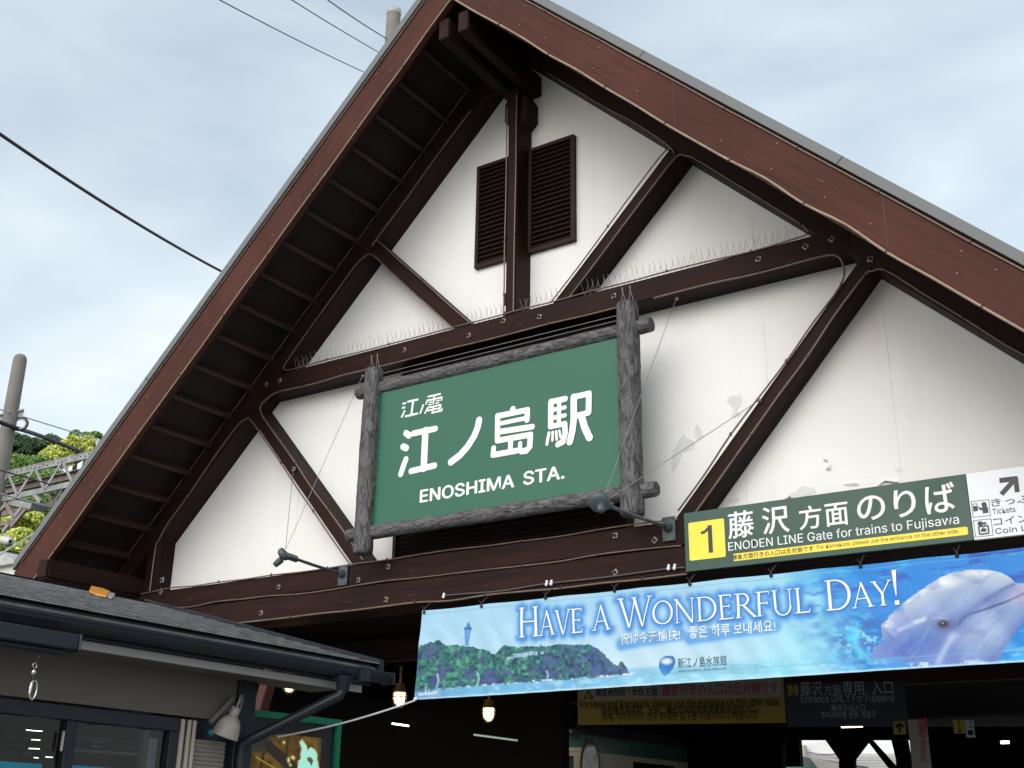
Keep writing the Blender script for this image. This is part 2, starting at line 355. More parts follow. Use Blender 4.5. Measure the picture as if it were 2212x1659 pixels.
class Strokes:
    """painted strokes of constant or varying width on a plane; every piece lies a hair above the last"""
    def __init__(s, conv, nrm, step=0.00004): s.m = MB(); s.c = conv; s.n = Vector(nrm); s.k = 0; s.step = step
    def _put(s, pts): s.m.poly([p + s.n*(s.k*s.step) for p in pts]); s.k += 1
    def line(s, pts, w, rnd=True):
        P = [s.c(*p) for p in pts]; n = len(P); W = w if hasattr(w, '__len__') else [w]*n
        for i in range(n-1):
            t = (P[i+1]-P[i]).normalized(); q = s.n.cross(t)
            s._put([P[i]-q*W[i]/2, P[i+1]-q*W[i+1]/2, P[i+1]+q*W[i+1]/2, P[i]+q*W[i]/2])
        if rnd:
            X = s.n.orthogonal().normalized(); Y = s.n.cross(X)
            for p, ww in zip(P, W): s._put([p + (X*math.cos(a)+Y*math.sin(a))*ww/2 for a in [2*math.pi*j/14 for j in range(14)]])
    def area(s, pts): s._put([s.c(*p) for p in pts])

# ================================================================== the setting
gm = MB(); gm.add([(-600, -600, 0), (600, -600, 0), (600, 600, 0), (-600, 600, 0)], [(0, 1, 2, 3)])
tag(gm.build('ground', M('pale_paving', (0.24, 0.23, 0.215), 0.9, vary=0.2, scale=8, bump=0.2), org=(0, 0, 0)), kind='structure')

# ================================================================== station building
SL = 0.986
st = thing('station_building', 'white gabled station front with dark brown timber framing under deep eaves', 'building', (0, 0.3, 0))
WY = 0.25
# the gable wall
MB().prism([(-4.52, WY, 3.4), (4.9, WY, 3.4), (4.9, WY, 9.03-SL*4.9), (0, WY, 9.03), (-4.52, WY, 9.03-SL*4.52)], (0, 0.12, 0)).build('gable_wall', PLASTER, st)
def d6(pts): return [(1474.7+x/3, 553+y/3) for x, y in pts]
PEELS = [d6(p) for p in (
    [(285, 945), (300, 915), (325, 903), (345, 908), (375, 897), (383, 930), (378, 965), (358, 985), (352, 1002), (380, 1025), (365, 1040), (338, 1048), (310, 1035), (330, 1010), (318, 975)],
    [(78, 1115), (98, 1088), (118, 1130), (136, 1160), (105, 1195), (82, 1185)],
    [(-78, 1345), (-60, 1260), (-20, 1190), (10, 1150), (22, 1178), (78, 1202), (72, 1250), (0, 1275), (-20, 1330), (-62, 1410)],
    [(665, 1562), (700, 1535), (730, 1528), (760, 1500), (792, 1488), (820, 1500), (855, 1497), (862, 1535), (790, 1556), (730, 1568)],
    [(295, 1592), (320, 1572), (352, 1563), (372, 1580), (332, 1606)],
    [(1378, 1390), (1400, 1375), (1422, 1383), (1416, 1405), (1388, 1402)],
    [(1265, 1487), (1308, 1455), (1350, 1450), (1396, 1462), (1392, 1472), (1325, 1484)],
    [(1040, 1485), (1075, 1470), (1112, 1464), (1146, 1484), (1090, 1494)],
    [(208, 1630), (225, 1612), (245, 1628), (232, 1645)])]
for p in PEELS:
    MB().prism([on_y(x, y, WY-0.003) for x, y in p], (0, 0.004, 0)).build('peeled_patch', PEEL, st)
for p in ([(905, 1275), (937, 1322), (924, 1332), (910, 1312)], [(925, 1387), (938, 1360), (957, 1340), (953, 1372), (938, 1391)], [(1262, 1488), (1310, 1454), (1396, 1458), (1390, 1466), (1316, 1463)], [(1040, 1484), (1112, 1463), (1146, 1482), (1112, 1470)], [(660, 1565), (695, 1553), (700, 1562), (668, 1572)]):
    q = d6(p); n = len(q)
    MB().prism([on_y(x, y, WY-0.004-0.028*(i % 2)) for i, (x, y) in enumerate(q)], (0, 0.003, 0)).build('curled_paint_flake', PLASTER, st)
jm = MB()
SEAM = M('panel_joint', (0.70, 0.69, 0.66), 0.8)
for (xa, ya, yb) in ((1905, 640, 1090), (1650, 700, 960), (1625, 470, 540), (652, 980, 1200), (1611, 1035, 1100)):
    a, b = on_y(xa, ya, WY), on_y(xa, yb, WY); jm.box((a.x-0.003, WY-0.0015, b.z), (a.x+0.003, WY+0.01, a.z))
jm.build('panel_joint', SEAM, st)

def timber(name, A, B, up, h0, h1, y0=0.0, y1=0.27, mat=BEAM): return beam(name, A, B, up, h0, h1, y0, y1, (0, 1, 0), mat, st)
for s in (-1, 1):
    up = Vector((s*SL, 0, 1)).normalized()
    timber('rafter', (0, 0, 9.02), (s*5.3, 0, 9.02-SL*5.3), up, -0.218, 0.0, 0.0, 0.27, DARKW)
    timber('brace', (s*0.42, 0, 5.355+0.994*0.42), (s*1.84, 0, 5.355+0.994*1.84), (-s*0.994, 0, 1), -0.065, 0.065, 0.012, 0.27)
    timber('brace', (s*1.5, 0, 1.952+1.12*1.5), (s*3.36, 0, 1.952+1.12*3.36), (-s*1.12, 0, 1), -0.062, 0.062, 0.016, 0.27)
    timber('corner_post', (s*4.508, 0, 3.72), (s*4.508, 0, 4.62), (s, 0, 0), -0.066, 0.066, 0.004, 0.27)
    # ridge beams, eave purlin (they run out along y to carry the barge boards)
    beam('ridge_beam', (s*0.11, -1.0, 8.40), (s*0.11, 0.3, 8.40), ZUP, -0.11, 0.11, -0.058, 0.058, (1, 0, 0), BEAM, st)
    beam('eave_purlin', (s*4.66, -1.16, 3.83), (s*4.66, 0.1, 3.83), ZUP, -0.098, 0.098, -0.09, 0.09, (1, 0, 0), BEAM, st, bevel=0.02)
    # barge board with the inner fly rafter behind it
    x1 = 5.3
    P = [(0, -1.03, 8.665), (0, -1.03, 9.115), (s*x1, -1.03, 9.115-SL*x1), (s*x1, -1.03, 8.665-SL*x1)]
    bb = MB(); bb.prism(P if s < 0 else P[::-1], (0, 0.055, 0)); o = bb.build('barge_board', BARGE, st, org=(0, -1.03, 8.9))
    # turn the board's own frame along its slope so the grain follows it
    ang = math.atan(SL)*(1 if s > 0 else -1); R = Matrix.Rotation(ang, 4, 'Y'); o.data.transform(R.inverted()); o.rotation_euler = (0, ang, 0)
    P = [(0, -0.974, 8.74), (0, -0.974, 9.06), (s*x1, -0.974, 9.06-SL*x1), (s*x1, -0.974, 8.74-SL*x1)]
    MB().prism(P if s < 0 else P[::-1], (0, 0.07, 0)).build('fly_rafter', DARKW, st)
    # nail heads on the barge board
    nm = MB(); r = random.Random(5+s)
    for k in range(14):
        x = 0.35+k*0.36+r.uniform(-.13, .13)
        for c in (8.80+r.uniform(-.02, .02), 8.97+r.uniform(-.03, .02)):
            if r.random() < .25: continue
            nm.lathe((s*(x+(c-8.8)*.3), -1.0345, c-SL*x), (0, -1, 0), [(-0.006, 0.0065), (0.0, 0.0065), (0.002, 0.004), (0.003, 0.0005)], 8)
    nm.build('nail_heads', NAIL, st)
    # metal roof edge and roof slab, soffit boards
    P = [(0, -1.055, 9.13), (0, -1.055, 9.225), (s*x1, -1.055, 9.225-SL*x1), (s*x1, -1.055, 9.13-SL*x1)]
    MB().prism(P if s < 0 else P[::-1], (0, 0.06, 0)).build('roof_edge_trim', SHEET, st)
    P = [(0, -0.993, 9.14), (0, -0.993, 9.215), (s*x1, -0.993, 9.215-SL*x1), (s*x1, -0.993, 9.14-SL*x1)]
    MB().prism(P if s < 0 else P[::-1], (0, 10.0, 0)).build('roof', SHEET, st)
    P = [(0, -0.96, 9.075), (0, -0.96, 9.115), (s*x1, -0.96, 9.115-SL*x1), (s*x1, -0.96, 9.075-SL*x1)]
    MB().prism(P if s < 0 else P[::-1], (0, 1.3, 0)).build('soffit', SOFFIT, st)
    # purlins under the soffit
    pz = None
    for k in range(17):
        x = 0.55+k*0.2712
        if pz is None:
            pz = beam('purlin', (s*x, -0.90, 9.03-SL*x), (s*x, 0.24, 9.03-SL*x), up, -0.05, 0.045, -0.022, 0.022, Vector((1, 0, -s*SL)), PURL, st, bevel=0.004); p0 = pz.location.copy(); x00 = x
        else:
            q = pz.copy(); COL.objects.link(q); q.parent = st; q.location = p0 + Vector((s*(x-x00), 0, -SL*(x-x00)))
    # louvre shutter beside the post
    a, b = (0.052, 0.56) if s > 0 else (-0.56, -0.052)
    fr = MB()
    fr.box((a, 0.2, 6.575), (b, 0.26, 6.61)); fr.box((a, 0.2, 7.665), (b, 0.26, 7.70)); fr.box((a, 0.2, 6.61), (a+0.035, 0.26, 7.665)); fr.box((b-0.035, 0.2, 6.61), (b, 0.26, 7.665))
    fr.box((a+0.035, 0.243, 6.61), (b-0.035, 0.248, 7.665))
    sh = fr.build('louvre_shutter', LOUV, st)
    sm = MB(); n = 21
    for i in range(n):
        z = 6.61+1.055*(i+0.5)/n
        sm.obox(((a+b)/2, 0.222, z), Vector((1, 0, 0)), Vector((0, math.cos(0.75), math.sin(0.75))), Vector((0, -math.sin(0.75), math.cos(0.75))), (b-a)/2-0.036, 0.022, 0.004)
    sm.build('slats', LOUV, sh)
sm = MB()
for s, xs in ((1, (1.93, 3.4)), (-1, (1.7, 3.6))):
    for x in xs:
        n_ = Vector((s*SL, 0, 1)).normalized(); c0 = Vector((s*x, -1.0565, 9.178-SL*x)); sm.obox(c0, Vector((1, 0, -s*SL)).normalized(), Vector((0, 1, 0)), n_, .0025, .002, .034)
        c0 = Vector((s*(x+.25), -1.031, 8.89-SL*(x+.25))); sm.obox(c0, Vector((0, 0, 1)), Vector((0, 1, 0)), Vector((1, 0, 0)), .215, .0015, .002)
sm.build('butt_joint', CLIP, st)
timber('king_post', (0, 0, 5.8), (0, 0, 8.3), (1, 0, 0), -0.056, 0.056, 0.003, 0.27)
MB().prism([(-0.06, 0.05, 8.30), (-0.128, 0.05, 8.18), (-0.128, 0.05, 7.98), (-0.06, 0.05, 7.92), (0.06, 0.05, 7.92), (0.128, 0.05, 7.98), (0.128, 0.05, 8.18), (0.06, 0.05, 8.30)], (0, 0.2, 0)).build('ridge_bracket', BEAM, st)
MB().prism([(-0.056, 0.1, 6.15), (-0.15, 0.1, 6.17), (-0.14, 0.1, 6.05), (-0.056, 0.1, 6.05)], (0, 0.13, 0)).build('tie_wedge', DARKW, st)
MB().prism([(-0.056, 0.1, 5.97), (-0.14, 0.1, 5.98), (-0.15, 0.1, 5.885), (-0.056, 0.1, 5.885)], (0, 0.13, 0)).build('tie_wedge', DARKW, st)
timber('collar_beam', (-3.12, 0, 5.785), (3.12, 0, 5.785), ZUP, -0.097, 0.097, -0.006, 0.27)
timber('tie_beam', (-4.95, 0, 3.668), (5.4, 0, 3.668), ZUP, -0.094, 0.1, -0.010, 0.4)
timber('tie_beam', (-4.95, 0, 3.456), (5.4, 0, 3.456), ZUP, -0.106, 0.106, -0.014, 0.4)
# dark louvred panel behind the name board
lv = MB(); lv.box((-1.37, 0.21, 3.765), (1.085, 0.246, 5.69))
lp = lv.build('louvre_panel', LOUV, st)
sm = MB()
for i in range(44):
    z = 3.80+i*0.0425
    sm.obox((-0.1425, 0.195, z), Vector((1, 0, 0)), Vector((0, math.cos(0.6), math.sin(0.6))), Vector((0, -math.sin(0.6), math.cos(0.6))), 1.19, 0.02, 0.004)
for x in (-1.352, 1.067): sm.box((x-0.018, 0.165, 3.766), (x+0.018, 0.212, 5.688))
sm.build('slats', LOUV, lp)
# hall behind the opening: ceiling, cross beams, posts
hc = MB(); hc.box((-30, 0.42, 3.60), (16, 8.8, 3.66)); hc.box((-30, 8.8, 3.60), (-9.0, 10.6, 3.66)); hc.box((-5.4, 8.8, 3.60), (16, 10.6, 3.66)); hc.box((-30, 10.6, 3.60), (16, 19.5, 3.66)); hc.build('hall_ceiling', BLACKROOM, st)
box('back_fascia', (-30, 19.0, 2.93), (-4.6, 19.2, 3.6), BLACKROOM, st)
for s0, y in ((-4.6, 2.6), (-4.6, 7.4)):
    beam('hall_beam', (s0*2.4, y, 3.42), (9, y, 3.42), ZUP, -0.12, 0.12, -0.08, 0.08, (0, 1, 0), DARKW, st)
beam('hall_side_beam', (-4.75, 0.3, 3.25), (-4.75, 9.0, 3.25), ZUP, -0.2, 0.2, -0.1, 0.1, (1, 0, 0), BLACKROOM, st)
REDW = M('red_brown_post', (0.085, 0.022, 0.016), 0.5, vary=0.2, scale=5, bump=0.1)
beam('hall_strut', on_y(556, 1560, 0.5), on_y(592, 1430, 0.5), (1, 0, 0), -0.055, 0.055, -0.06, 0.06, (0, 1, 0), REDW, st)
# bolts with square washers
WPTS = [(1012.3, 724.7), (1087, 693), (1165, 684), (1326, 638.7), (873, 756), (1638, 559.7), (1739.7, 533), (838.3, 1224), (774, 1252.7), (834, 1295), (1329, 1156.7), (1414, 1166.7), (1329, 1236), (601.7, 1268), (564, 1324), (350, 1252.7), (347, 1277.5), (797, 917), (700, 955), (691, 1117), (634, 1013), (1880, 560), (1796.3, 516.7), (575, 830), (604, 822)]
def bolt(px, py, Y=-0.016, s=0.028, ang=0.0):
    c = on_y(px, py, Y); a = Vector((math.cos(ang), 0, math.sin(ang))); b = Vector((-math.sin(ang), 0, math.cos(ang)))
    w = MB().obox(c, a, Vector((0, 1, 0)), b, s, 0.004, s).build('washer_plate', WASH, st, bevel=0.003)
    MB().lathe(c+Vector((0, -0.003, 0)), (0, -1, 0), [(0, 0.0145), (0.014, 0.0145), (0.0145, 0.008), (0.026, 0.008), (0.0262, 0.0005)], 6).build('bolt_head', RUST, w)
rr = random.Random(3)
for i, (x, y) in enumerate(WPTS):
    if (x, y) in ((797, 917), (700, 955), (691, 1117)): continue
    bolt(x, y, -0.012 if y < 1100 and x > 360 else -0.018, 0.022 if x > 560 else 0.027, rr.choice((0, 0.1, 0.5, 0.78, -0.3)))

# ------------------------------------------------------------------ rope lights stapled along the timbers
def rope(label, pts, r=0.0068, clips=True, amp=0.006, seed=1, sm=True, mat=None):
    rd = random.Random(seed); Q = []
    pts = [Vector(p) for p in pts]
    for i in range(len(pts)-1):
        n = max(1, int((pts[i+1]-pts[i]).length/0.35))
        for k in range(n):
            p = pts[i].lerp(pts[i+1], k/n)
            if Q and k: p = p + Vector((rd.gauss(0, amp*.5), -abs(rd.gauss(0, amp*.4)), rd.gauss(0, amp)))
            Q.append(p)
    Q.append(pts[-1])
    Qs = smooth(Q, 3)
    m = MB(); m.tube(Qs, r, 8); o = m.build('rope_light', mat or ROPE); tag(o, label, 'rope light', 'rope lights stapled along the timber edges')
    if clips:
        c = MB()
        for i in range(2, len(Q)-1, 2):
            t = (Q[i+1]-Q[i-1]).normalized(); c.tube([Q[i]-t*0.006, Q[i]+t*0.006], r*1.5, 8); c.obox(Q[i]+Vector((0, 0, r*1.6)), Vector((1, 0, 0)), Vector((0, 1, 0)), ZUP, 0.004, 0.006, r)
        if c.v: c.build('clips', CLIP, o)
    return o
def RL(x): return 8.714-SL*abs(x)
def RTp(x): return 9.02-SL*abs(x)
yb = -1.038
rope('rope light sagging along the bottom edge of the right barge board', [(0.02, yb, 8.655), (5.2, yb, 8.655-SL*5.2)], amp=0.012, seed=4, r=0.009, mat=ROPE2)
rope('rope light along the bottom edge of the left barge board', [(-0.02, yb, 8.655), (-5.2, yb, 8.655-SL*5.2)], amp=0.004, seed=5, mat=ROPE2)
rope('rope light tucked under the metal roof edge, right slope', [(0.5, yb, 9.095-SL*.5), (5.2, yb, 9.095-SL*5.2)], amp=0.002, seed=6)
rope('rope light tucked under the metal roof edge, left slope', [(-0.3, yb, 9.10-SL*.3), (-5.2, yb, 9.10-SL*5.2)], amp=0.002, seed=7, r=0.006)
y0 = -0.012
rope('rope light up the left edge of the king post', [(-0.06, y0, 8.1), (-0.06, y0, 5.9)], amp=0.004, seed=8)
rope('rope light up the right edge of the king post', [(0.05, y0, 8.2), (0.046, y0, 5.9)], amp=0.004, seed=9)
rope('rope light on the top edge of the left rafter', [(-0.55, y0, RTp(.55)), (-4.9, y0, RTp(4.9))], amp=0.003, seed=10, r=0.006)
def corner(xs): return xs
rope('rope light under the left rafter from ridge to the upper side of small left brace', [(-0.5, y0, RL(.5)), (-1.6, y0, RL(1.6)), (-1.69, y0, RL(1.66)-.05), (-1.62, y0, 5.46+.994*1.62), (-0.43, y0, 5.46+.994*.43)], seed=11)
rope('rope light looping from the small left brace down the rafter to the collar beam', [(-0.63, y0, 5.263+.994*.63), (-1.68, y0, 5.263+.994*1.68), (-1.78, y0, RL(1.78)-.02), (-1.9, y0, RL(1.87)), (-2.75, y0, RL(2.75)), (-2.78, y0, 5.91), (-2.6, y0, 5.892), (-0.2, y0, 5.892), (1.2, y0, 5.892), (2.7, y0, 5.892), (2.8, y0, 5.91), (2.76, y0, RL(2.76))], seed=12)
rope('rope light under the collar beam turning down the lower left brace', [(1.2, y0, 5.682), (-1.1, y0, 5.68), (-2.8, y0, 5.68), (-2.93, y0, 5.66), (-3.07, y0, 5.58), (-3.06, y0, 5.50), (-2.98, y0, 2.05+1.12*2.98), (-1.56, y0, 2.05+1.12*1.56)], seed=13, r=0.008)
rope('rope light from lower left brace along the rafter to the corner post', [(-1.72, y0, 1.855+1.12*1.72), (-3.2, y0, 1.855+1.12*3.2), (-3.28, y0, RL(3.27)-.03), (-3.4, y0, RL(3.36)), (-4.3, y0, RL(4.3)), (-4.40, y0, 4.32), (-4.44, y0, 4.25), (-4.445, y0, 3.78)], seed=14, r=0.008)
rope('rope light on the lower edge of the right rafter above the small brace', [(0.4, y0, RL(.4)), (1.62, y0, RL(1.62)), (1.69, y0, RL(1.68)-.06), (1.62, y0, 5.45+.994*1.62), (0.44, y0, 5.45+.994*.44)], seed=15)
rope('rope light on the outer edge of the small right brace', [(0.63, y0, 5.263+.994*.63), (1.7, y0, 5.263+.994*1.7), (1.79, y0, RL(1.79)-.01), (1.88, y0, RL(1.86)), (2.74, y0, RL(2.74))], seed=16)
rope('rope light under the right half of the collar beam and down the lower right brace', [(1.45, y0, 5.682), (2.85, y0, 5.682), (3.0, y0, 5.66), (3.05, y0, 5.56), (3.02, y0, 2.05+1.12*3.0), (1.6, y0, 2.05+1.12*1.6)], seed=17, r=0.008)
rope('rope light on the outer edge of the lower right brace and on down the rafter', [(1.74, y0, 1.855+1.12*1.74), (3.2, y0, 1.855+1.12*3.2), (3.26, y0, RL(3.25)-.05), (3.36, y0, RL(3.32)), (4.6, y0, RL(4.6))], seed=18, r=0.008)
y1 = -0.022
rope('rope light along the top of the upper tie beam', [(-4.85, y1, 3.77), (1.6, y1, 3.772)], seed=19)
rope('rope light along the joint between the two tie beams', [(-4.85, y1, 3.566), (1.62, y1, 3.566)], amp=0.008, seed=20)
rope('rope light along the bottom of the lower tie beam', [(-4.6, y1, 3.345), (1.66, y1, 3.345)], amp=0.007, seed=21, r=0.009)
# a thin black power lead with white sockets
lead = [on_y(x, y, -0.03) for x, y in ((958, 1287), (1000, 1283), (1080, 1277), (1180, 1261), (1300, 1248), (1440, 1229), (1480, 1226))]
pl = thing('power_lead', 'thin dark cable with white sockets pinned above the banner', 'cable', lead[0])
MB().tube(smooth(lead), 0.008, 8).build('cable', M('cable_grey', (0.07, 0.06, 0.058), 0.5), pl)
for x, y in ((958, 1287), (1180, 1260), (1190, 1259), (1443, 1226), (1456, 1225)):
    p = on_y(x, y, -0.035); MB().lathe(p+Vector((0, 0, -0.022)), (0.3, -.2, 1), [(0, .006), (.004, .013), (.02, .013), (.024, .009), (.036, .012), (.046, .008), (.047, .001)], 10).build('socket', WHITE, pl)

# ------------------------------------------------------------------ bird spikes
def spikes(label, x0, x1, z, yc=0.06, n=None, hgt=0.135, grp='bird spike strips on the collar beam', step=0.055, seed=0):
    r = random.Random(seed); m = MB(); n = n or int((x1-x0)/step)
    b = MB(); b.box((x0, yc-.012, z+0.001), (x1, yc+.012, z+0.007))
    o = b.build('bird_spikes', SPIKE); tag(o, label, 'bird spikes', grp)
    for i in range(n):
        x = x0+(x1-x0)*(i+.5)/n
        for dy, dx in ((-0.05, -0.012), (0.02, 0.018)):
            m.tube([(x, yc, z+.004), (x+dx+r.gauss(0, .008), yc+dy, z+hgt*r.uniform(.85, 1.1))], 0.0016, 4)
    m.build('wires', SPIKE, o)
spikes('bird spikes on the collar beam left of the small left brace', -2.7, -0.75, 5.895, seed=1)
spikes('bird spikes on the collar beam between small left brace and king post', -0.52, -0.08, 5.895, seed=2)
spikes('bird spikes on the collar beam between king post and small right brace', 0.08, 0.52, 5.895, seed=3)
spikes('bird spikes on the collar beam right of the small right brace', 0.72, 2.7, 5.895, seed=4)

# ================================================================== the name board in its frame of logs
PY = -0.27
nb = thing('station_name_board', 'green station name board framed by grey bark-textured logs', 'sign', (0, PY, 3.78))
box('panel', (-1.26, PY, 3.99), (1.26, PY+0.03, 5.31), M('board_green', S(34, 94, 73), 0.38, vary=0.035, scale=1.2, spec=0.4), nb)
def log(name, A, B, r, seed, taper=0.0, knots=()):
    """moulded log: rough bark outline, bevelled sawn ends; long axis on local X"""
    rd = np.random.default_rng(seed); A, B = Vector(A), Vector(B); X = (B-A); ln = X.length; X.normalize()
    Y = Vector((0, 1, 0)) if abs(X.y) < .9 else Vector((1, 0, 0)); Z = X.cross(Y).normalized(); Y = Z.cross(X)
    n = max(6, int(ln/0.018)); seg = 40; vs = []; ph = rd.uniform(0, 6.28, 12)
    nz = rd.normal(size=(n+1, seg)); 
    for _ in range(2): nz = (nz+np.roll(nz, 1, 0)+np.roll(nz, -1, 0))/3*1.5
    for i in range(n+1):
        t = i/n
        rad = r*(1-taper*t)*(1+0.02*math.sin(5*t*ln+ph[0])+0.014*math.sin(13*t*ln+ph[1]))
        e = min(t, 1-t)*ln
        if e < 0.012: rad *= 0.9+0.1*e/0.012
        for k in range(seg):
            a = 2*math.pi*k/seg
            q = rad*(1+0.03*math.sin(9*a+ph[2]+2.2*math.sin(4*t*ln+ph[3]))*math.sin(3*t*ln*2+ph[4]+3*a)+0.012*float(np.clip(nz[i, k], -2, 2)))
            vs.append((t*ln, math.cos(a)*q, math.sin(a)*q))
    fs = [(i*seg+k, i*seg+(k+1) % seg, (i+1)*seg+(k+1) % seg, (i+1)*seg+k) for i in range(n) for k in range(seg)]
    sm = [True]*len(fs); fs += [tuple(range(seg-1, -1, -1)), tuple(range(n*seg, (n+1)*seg))]; sm += [False, False]
    me = bpy.data.meshes.new(name); me.from_pydata(vs, [], fs); me.polygons.foreach_set('use_smooth', sm); me.update()
    return link(name, me, BARK, nb, A, Matrix((X, Y, Z)).transposed().to_euler())
log('upright_log', (-1.335, PY-.01, 3.775), (-1.325, PY-.01, 5.525), 0.088, 1)
log('upright_log', (1.347, PY-.01, 3.775), (1.345, PY-.01, 5.555), 0.091, 2)
log('rail_log', (-1.535, PY+.02, 5.335), (1.545, PY+.02, 5.335), 0.061, 3)
log('rail_log', (-1.545, PY+.02, 3.97), (1.545, PY+.02, 3.97), 0.061, 4)
for s, x in ((-1, -1.33), (1, 1.345)):
    box('mounting_bracket', (x*.86-.03, PY+.03, 4.05), (x*.86+.03, 0.2, 4.10), DARKW, nb)
SP = PY-0.002
def s5(x, y): return on_y(737.33+x/3, 553+y/3, SP)
k = Strokes(s5, (0, -1, 0)); W5 = 0.0606
def st5(pts, w): k.line(pts, w*0.00122)
# first character
st5([(418, 1147), (440, 1164)], 48); st5([(400, 1235), (421, 1245)], 50); st5([(418, 1318), (402, 1362), (385, 1413)], 48)
st5([(466, 1150), (610, 1119)], 46); st5([(545, 1132), (534, 1375)], 58); st5([(452, 1394), (605, 1358)], 46)
# second
st5([(893, 1064), (884, 1110), (862, 1166), (818, 1236), (768, 1292), (711, 1335)], 54)
# third
st5([(1112, 992), (1106, 1015)], 46); st5([(1020, 1036), (1206, 998)], 42); st5([(1014, 1036), (1012, 1192)], 44)
st5([(1020, 1088), (1200, 1050)], 32); st5([(1206, 998), (1204, 1062)], 44); st5([(1020, 1140), (1238, 1107)], 42); st5([(1012, 1197), (1228, 1158)], 42)
st5([(1226, 1160), (1222, 1236), (1200, 1262), (1168, 1266)], 44); st5([(988, 1245), (984, 1290)], 40); st5([(984, 1290), (1140, 1262)], 42); st5([(1098, 1200), (1096, 1266)], 40)
st5([(1160, 1215), (1158, 1262)], 34)
# fourth
st5([(1362, 945), (1452, 926)], 42); st5([(1360, 945), (1358, 1105)], 44); st5([(1360, 1000), (1450, 982)], 30); st5([(1360, 1052), (1450, 1034)], 30); st5([(1358, 1106), (1448, 1088)], 38); st5([(1414, 940), (1410, 1095)], 34)
st5([(1449, 1088), (1452, 1150), (1438, 1205), (1405, 1222)], 42); st5([(1347, 1148), (1334, 1220)], 24); st5([(1371, 1142), (1370, 1196)], 20); st5([(1393, 1138), (1398, 1190)], 20); st5([(1414, 1132), (1424, 1178)], 18)
st5([(1508, 915), (1606, 892)], 42); st5([(1508, 915), (1508, 1060), (1498, 1140), (1482, 1205)], 50); st5([(1606, 892), (1604, 1012)], 44); st5([(1515, 1040), (1604, 1016)], 42); st5([(1560, 1045), (1580, 1115), (1610, 1178)], 52)
k.m.build('main_lettering', WHITE, nb)
k = Strokes(s5, (0, -1, 0))
def l5(pts, w): k.line(pts, w*0.00122, rnd=False)
l5([(396, 958), (420, 953)], 15); l5([(393, 985), (415, 980)], 15); l5([(412, 1000), (390, 1047)], 16)
l5([(428, 945), (500, 929)], 16); l5([(466, 938), (453, 1032)], 19); l5([(412, 1040), (497, 1020)], 16)
l5([(533, 962), (510, 1022)], 15)
l5([(560, 912), (645, 893)], 14); l5([(552, 938), (655, 915)], 14); l5([(556, 935), (548, 962)], 13); l5([(652, 912), (648, 938)], 13); l5([(604, 905), (595, 962)], 13)
l5([(566, 950), (590, 945)], 9); l5([(612, 940), (638, 934)], 9); l5([(563, 966), (588, 961)], 9); l5([(610, 956), (635, 950)], 9)
l5([(560, 984), (646, 964)], 13); l5([(556, 1003), (640, 985)], 12); l5([(563, 980), (540, 1022)], 13); l5([(646, 962), (636, 1000)], 14); l5([(600, 972), (588, 1020)], 13); l5([(552, 1024), (570, 1020)], 0.1); l5([(585, 1018), (655, 1000)], 14); l5([(652, 1000), (655, 984)], 10)
k.m.build('logo_lettering', WHITE, nb)
ytext('ENOSHIMA', (737.33+507/3, 553+1600/3), (737.33+1122/3, 553+1494/3), 0.108, SP, WHITE, nb, bold=0.028)
ytext('STA.', (737.33+1178/3, 553+1484/3), (737.33+1447/3, 553+1440/3), 0.108, SP, WHITE, nb, bold=0.028)
# spikes on the log tops and bird wires stretched between the logs
for x, lab, zt in ((-1.325, 'small wire spikes on top of the left log of the name board', 5.525), (1.345, 'small wire spikes on top of the right log of the name board', 5.555)):
    m = MB()
    for dx in (-0.04, 0.03):
        for q in (-0.025, 0.025): m.tube([(x+dx+q, PY, zt), (x+dx-q*.3, PY-.02, zt+.15)], 0.0022, 4)
    tag(m.build('bird_spikes', SPIKE), lab, 'bird spikes')
for z, lab in ((5.47, 'upper thin bird wire stretched between the tops of the two logs'), (5.425, 'lower thin bird wire stretched between the tops of the two logs')):
    tag(MB().tube([(-1.25, PY, z), (1.26, PY, z+.005)], 0.003, 5).build('bird_wire', STEELW), lab, 'wire', 'bird wires above the name board')

# ------------------------------------------------------------------ floodlights on arms and their stays
def flood(label, base, head, aim, r):
    t = thing('sign_floodlight', label, 'lamp', base, 'floodlights aimed at the name board')
    b = Vector(base); h = Vector(head)
    MB().box((b.x-.055, -0.035, b.z-.095), (b.x+.055, -0.02, b.z+.095)).build('base_plate', LAMPM, t, bevel=0.004)
    sc = MB()
    for dx in (-.04, .04):
        for dz in (-.075, .075): sc.lathe((b.x+dx, -0.033, b.z+dz), (0, -1, 0), [(0, .009), (.008, .008), (.009, .001)], 8)
    sc.build('screws', LAMPM, t)
    MB().lathe((b.x, -0.034, b.z+.01), (h-b), [(0, .04), (.03, .036), (.05, .026), (.06, .02)], 16).build('socket', LAMPM, t)
    MB().tube([b+Vector((0, -.03, .01)), b.lerp(h, .5), h.lerp(b, .08)], 0.014, 12).build('arm', LAMPM, t)
    ax = Vector(aim).normalized()
    hd = MB().lathe(h-ax*0.05, ax, [(0.02, .001), (.022, .04), (.03, r*.86), (.045, r), (.07, r), (.078, r*.93), (.079, r*.85), (.07, .002)], 28).build('lamp_head', LAMPM, t)
    u = (h-b).normalized()
    MB().lathe(h-ax*.07-u*.03, -ax, [(-.02, .03), (.02, .03), (.06, .024), (.062, .001)], 14).build('knuckle', LAMPM, hd)
    MB().obox(h-u*.1, u, ax.cross(u).normalized(), ax, .06, .03, .022).build('bracket', LAMPM, t, bevel=.006)
    return h
hl = on_x(612, 1198, -1.84); hr = on_x(1295, 1085, 1.50)
flood('slate floodlight on an arm at the lower left of the name board', on_y(742, 1243, -0.02), hl, Vector((0.75, 0.25, 0.65)), 0.060)
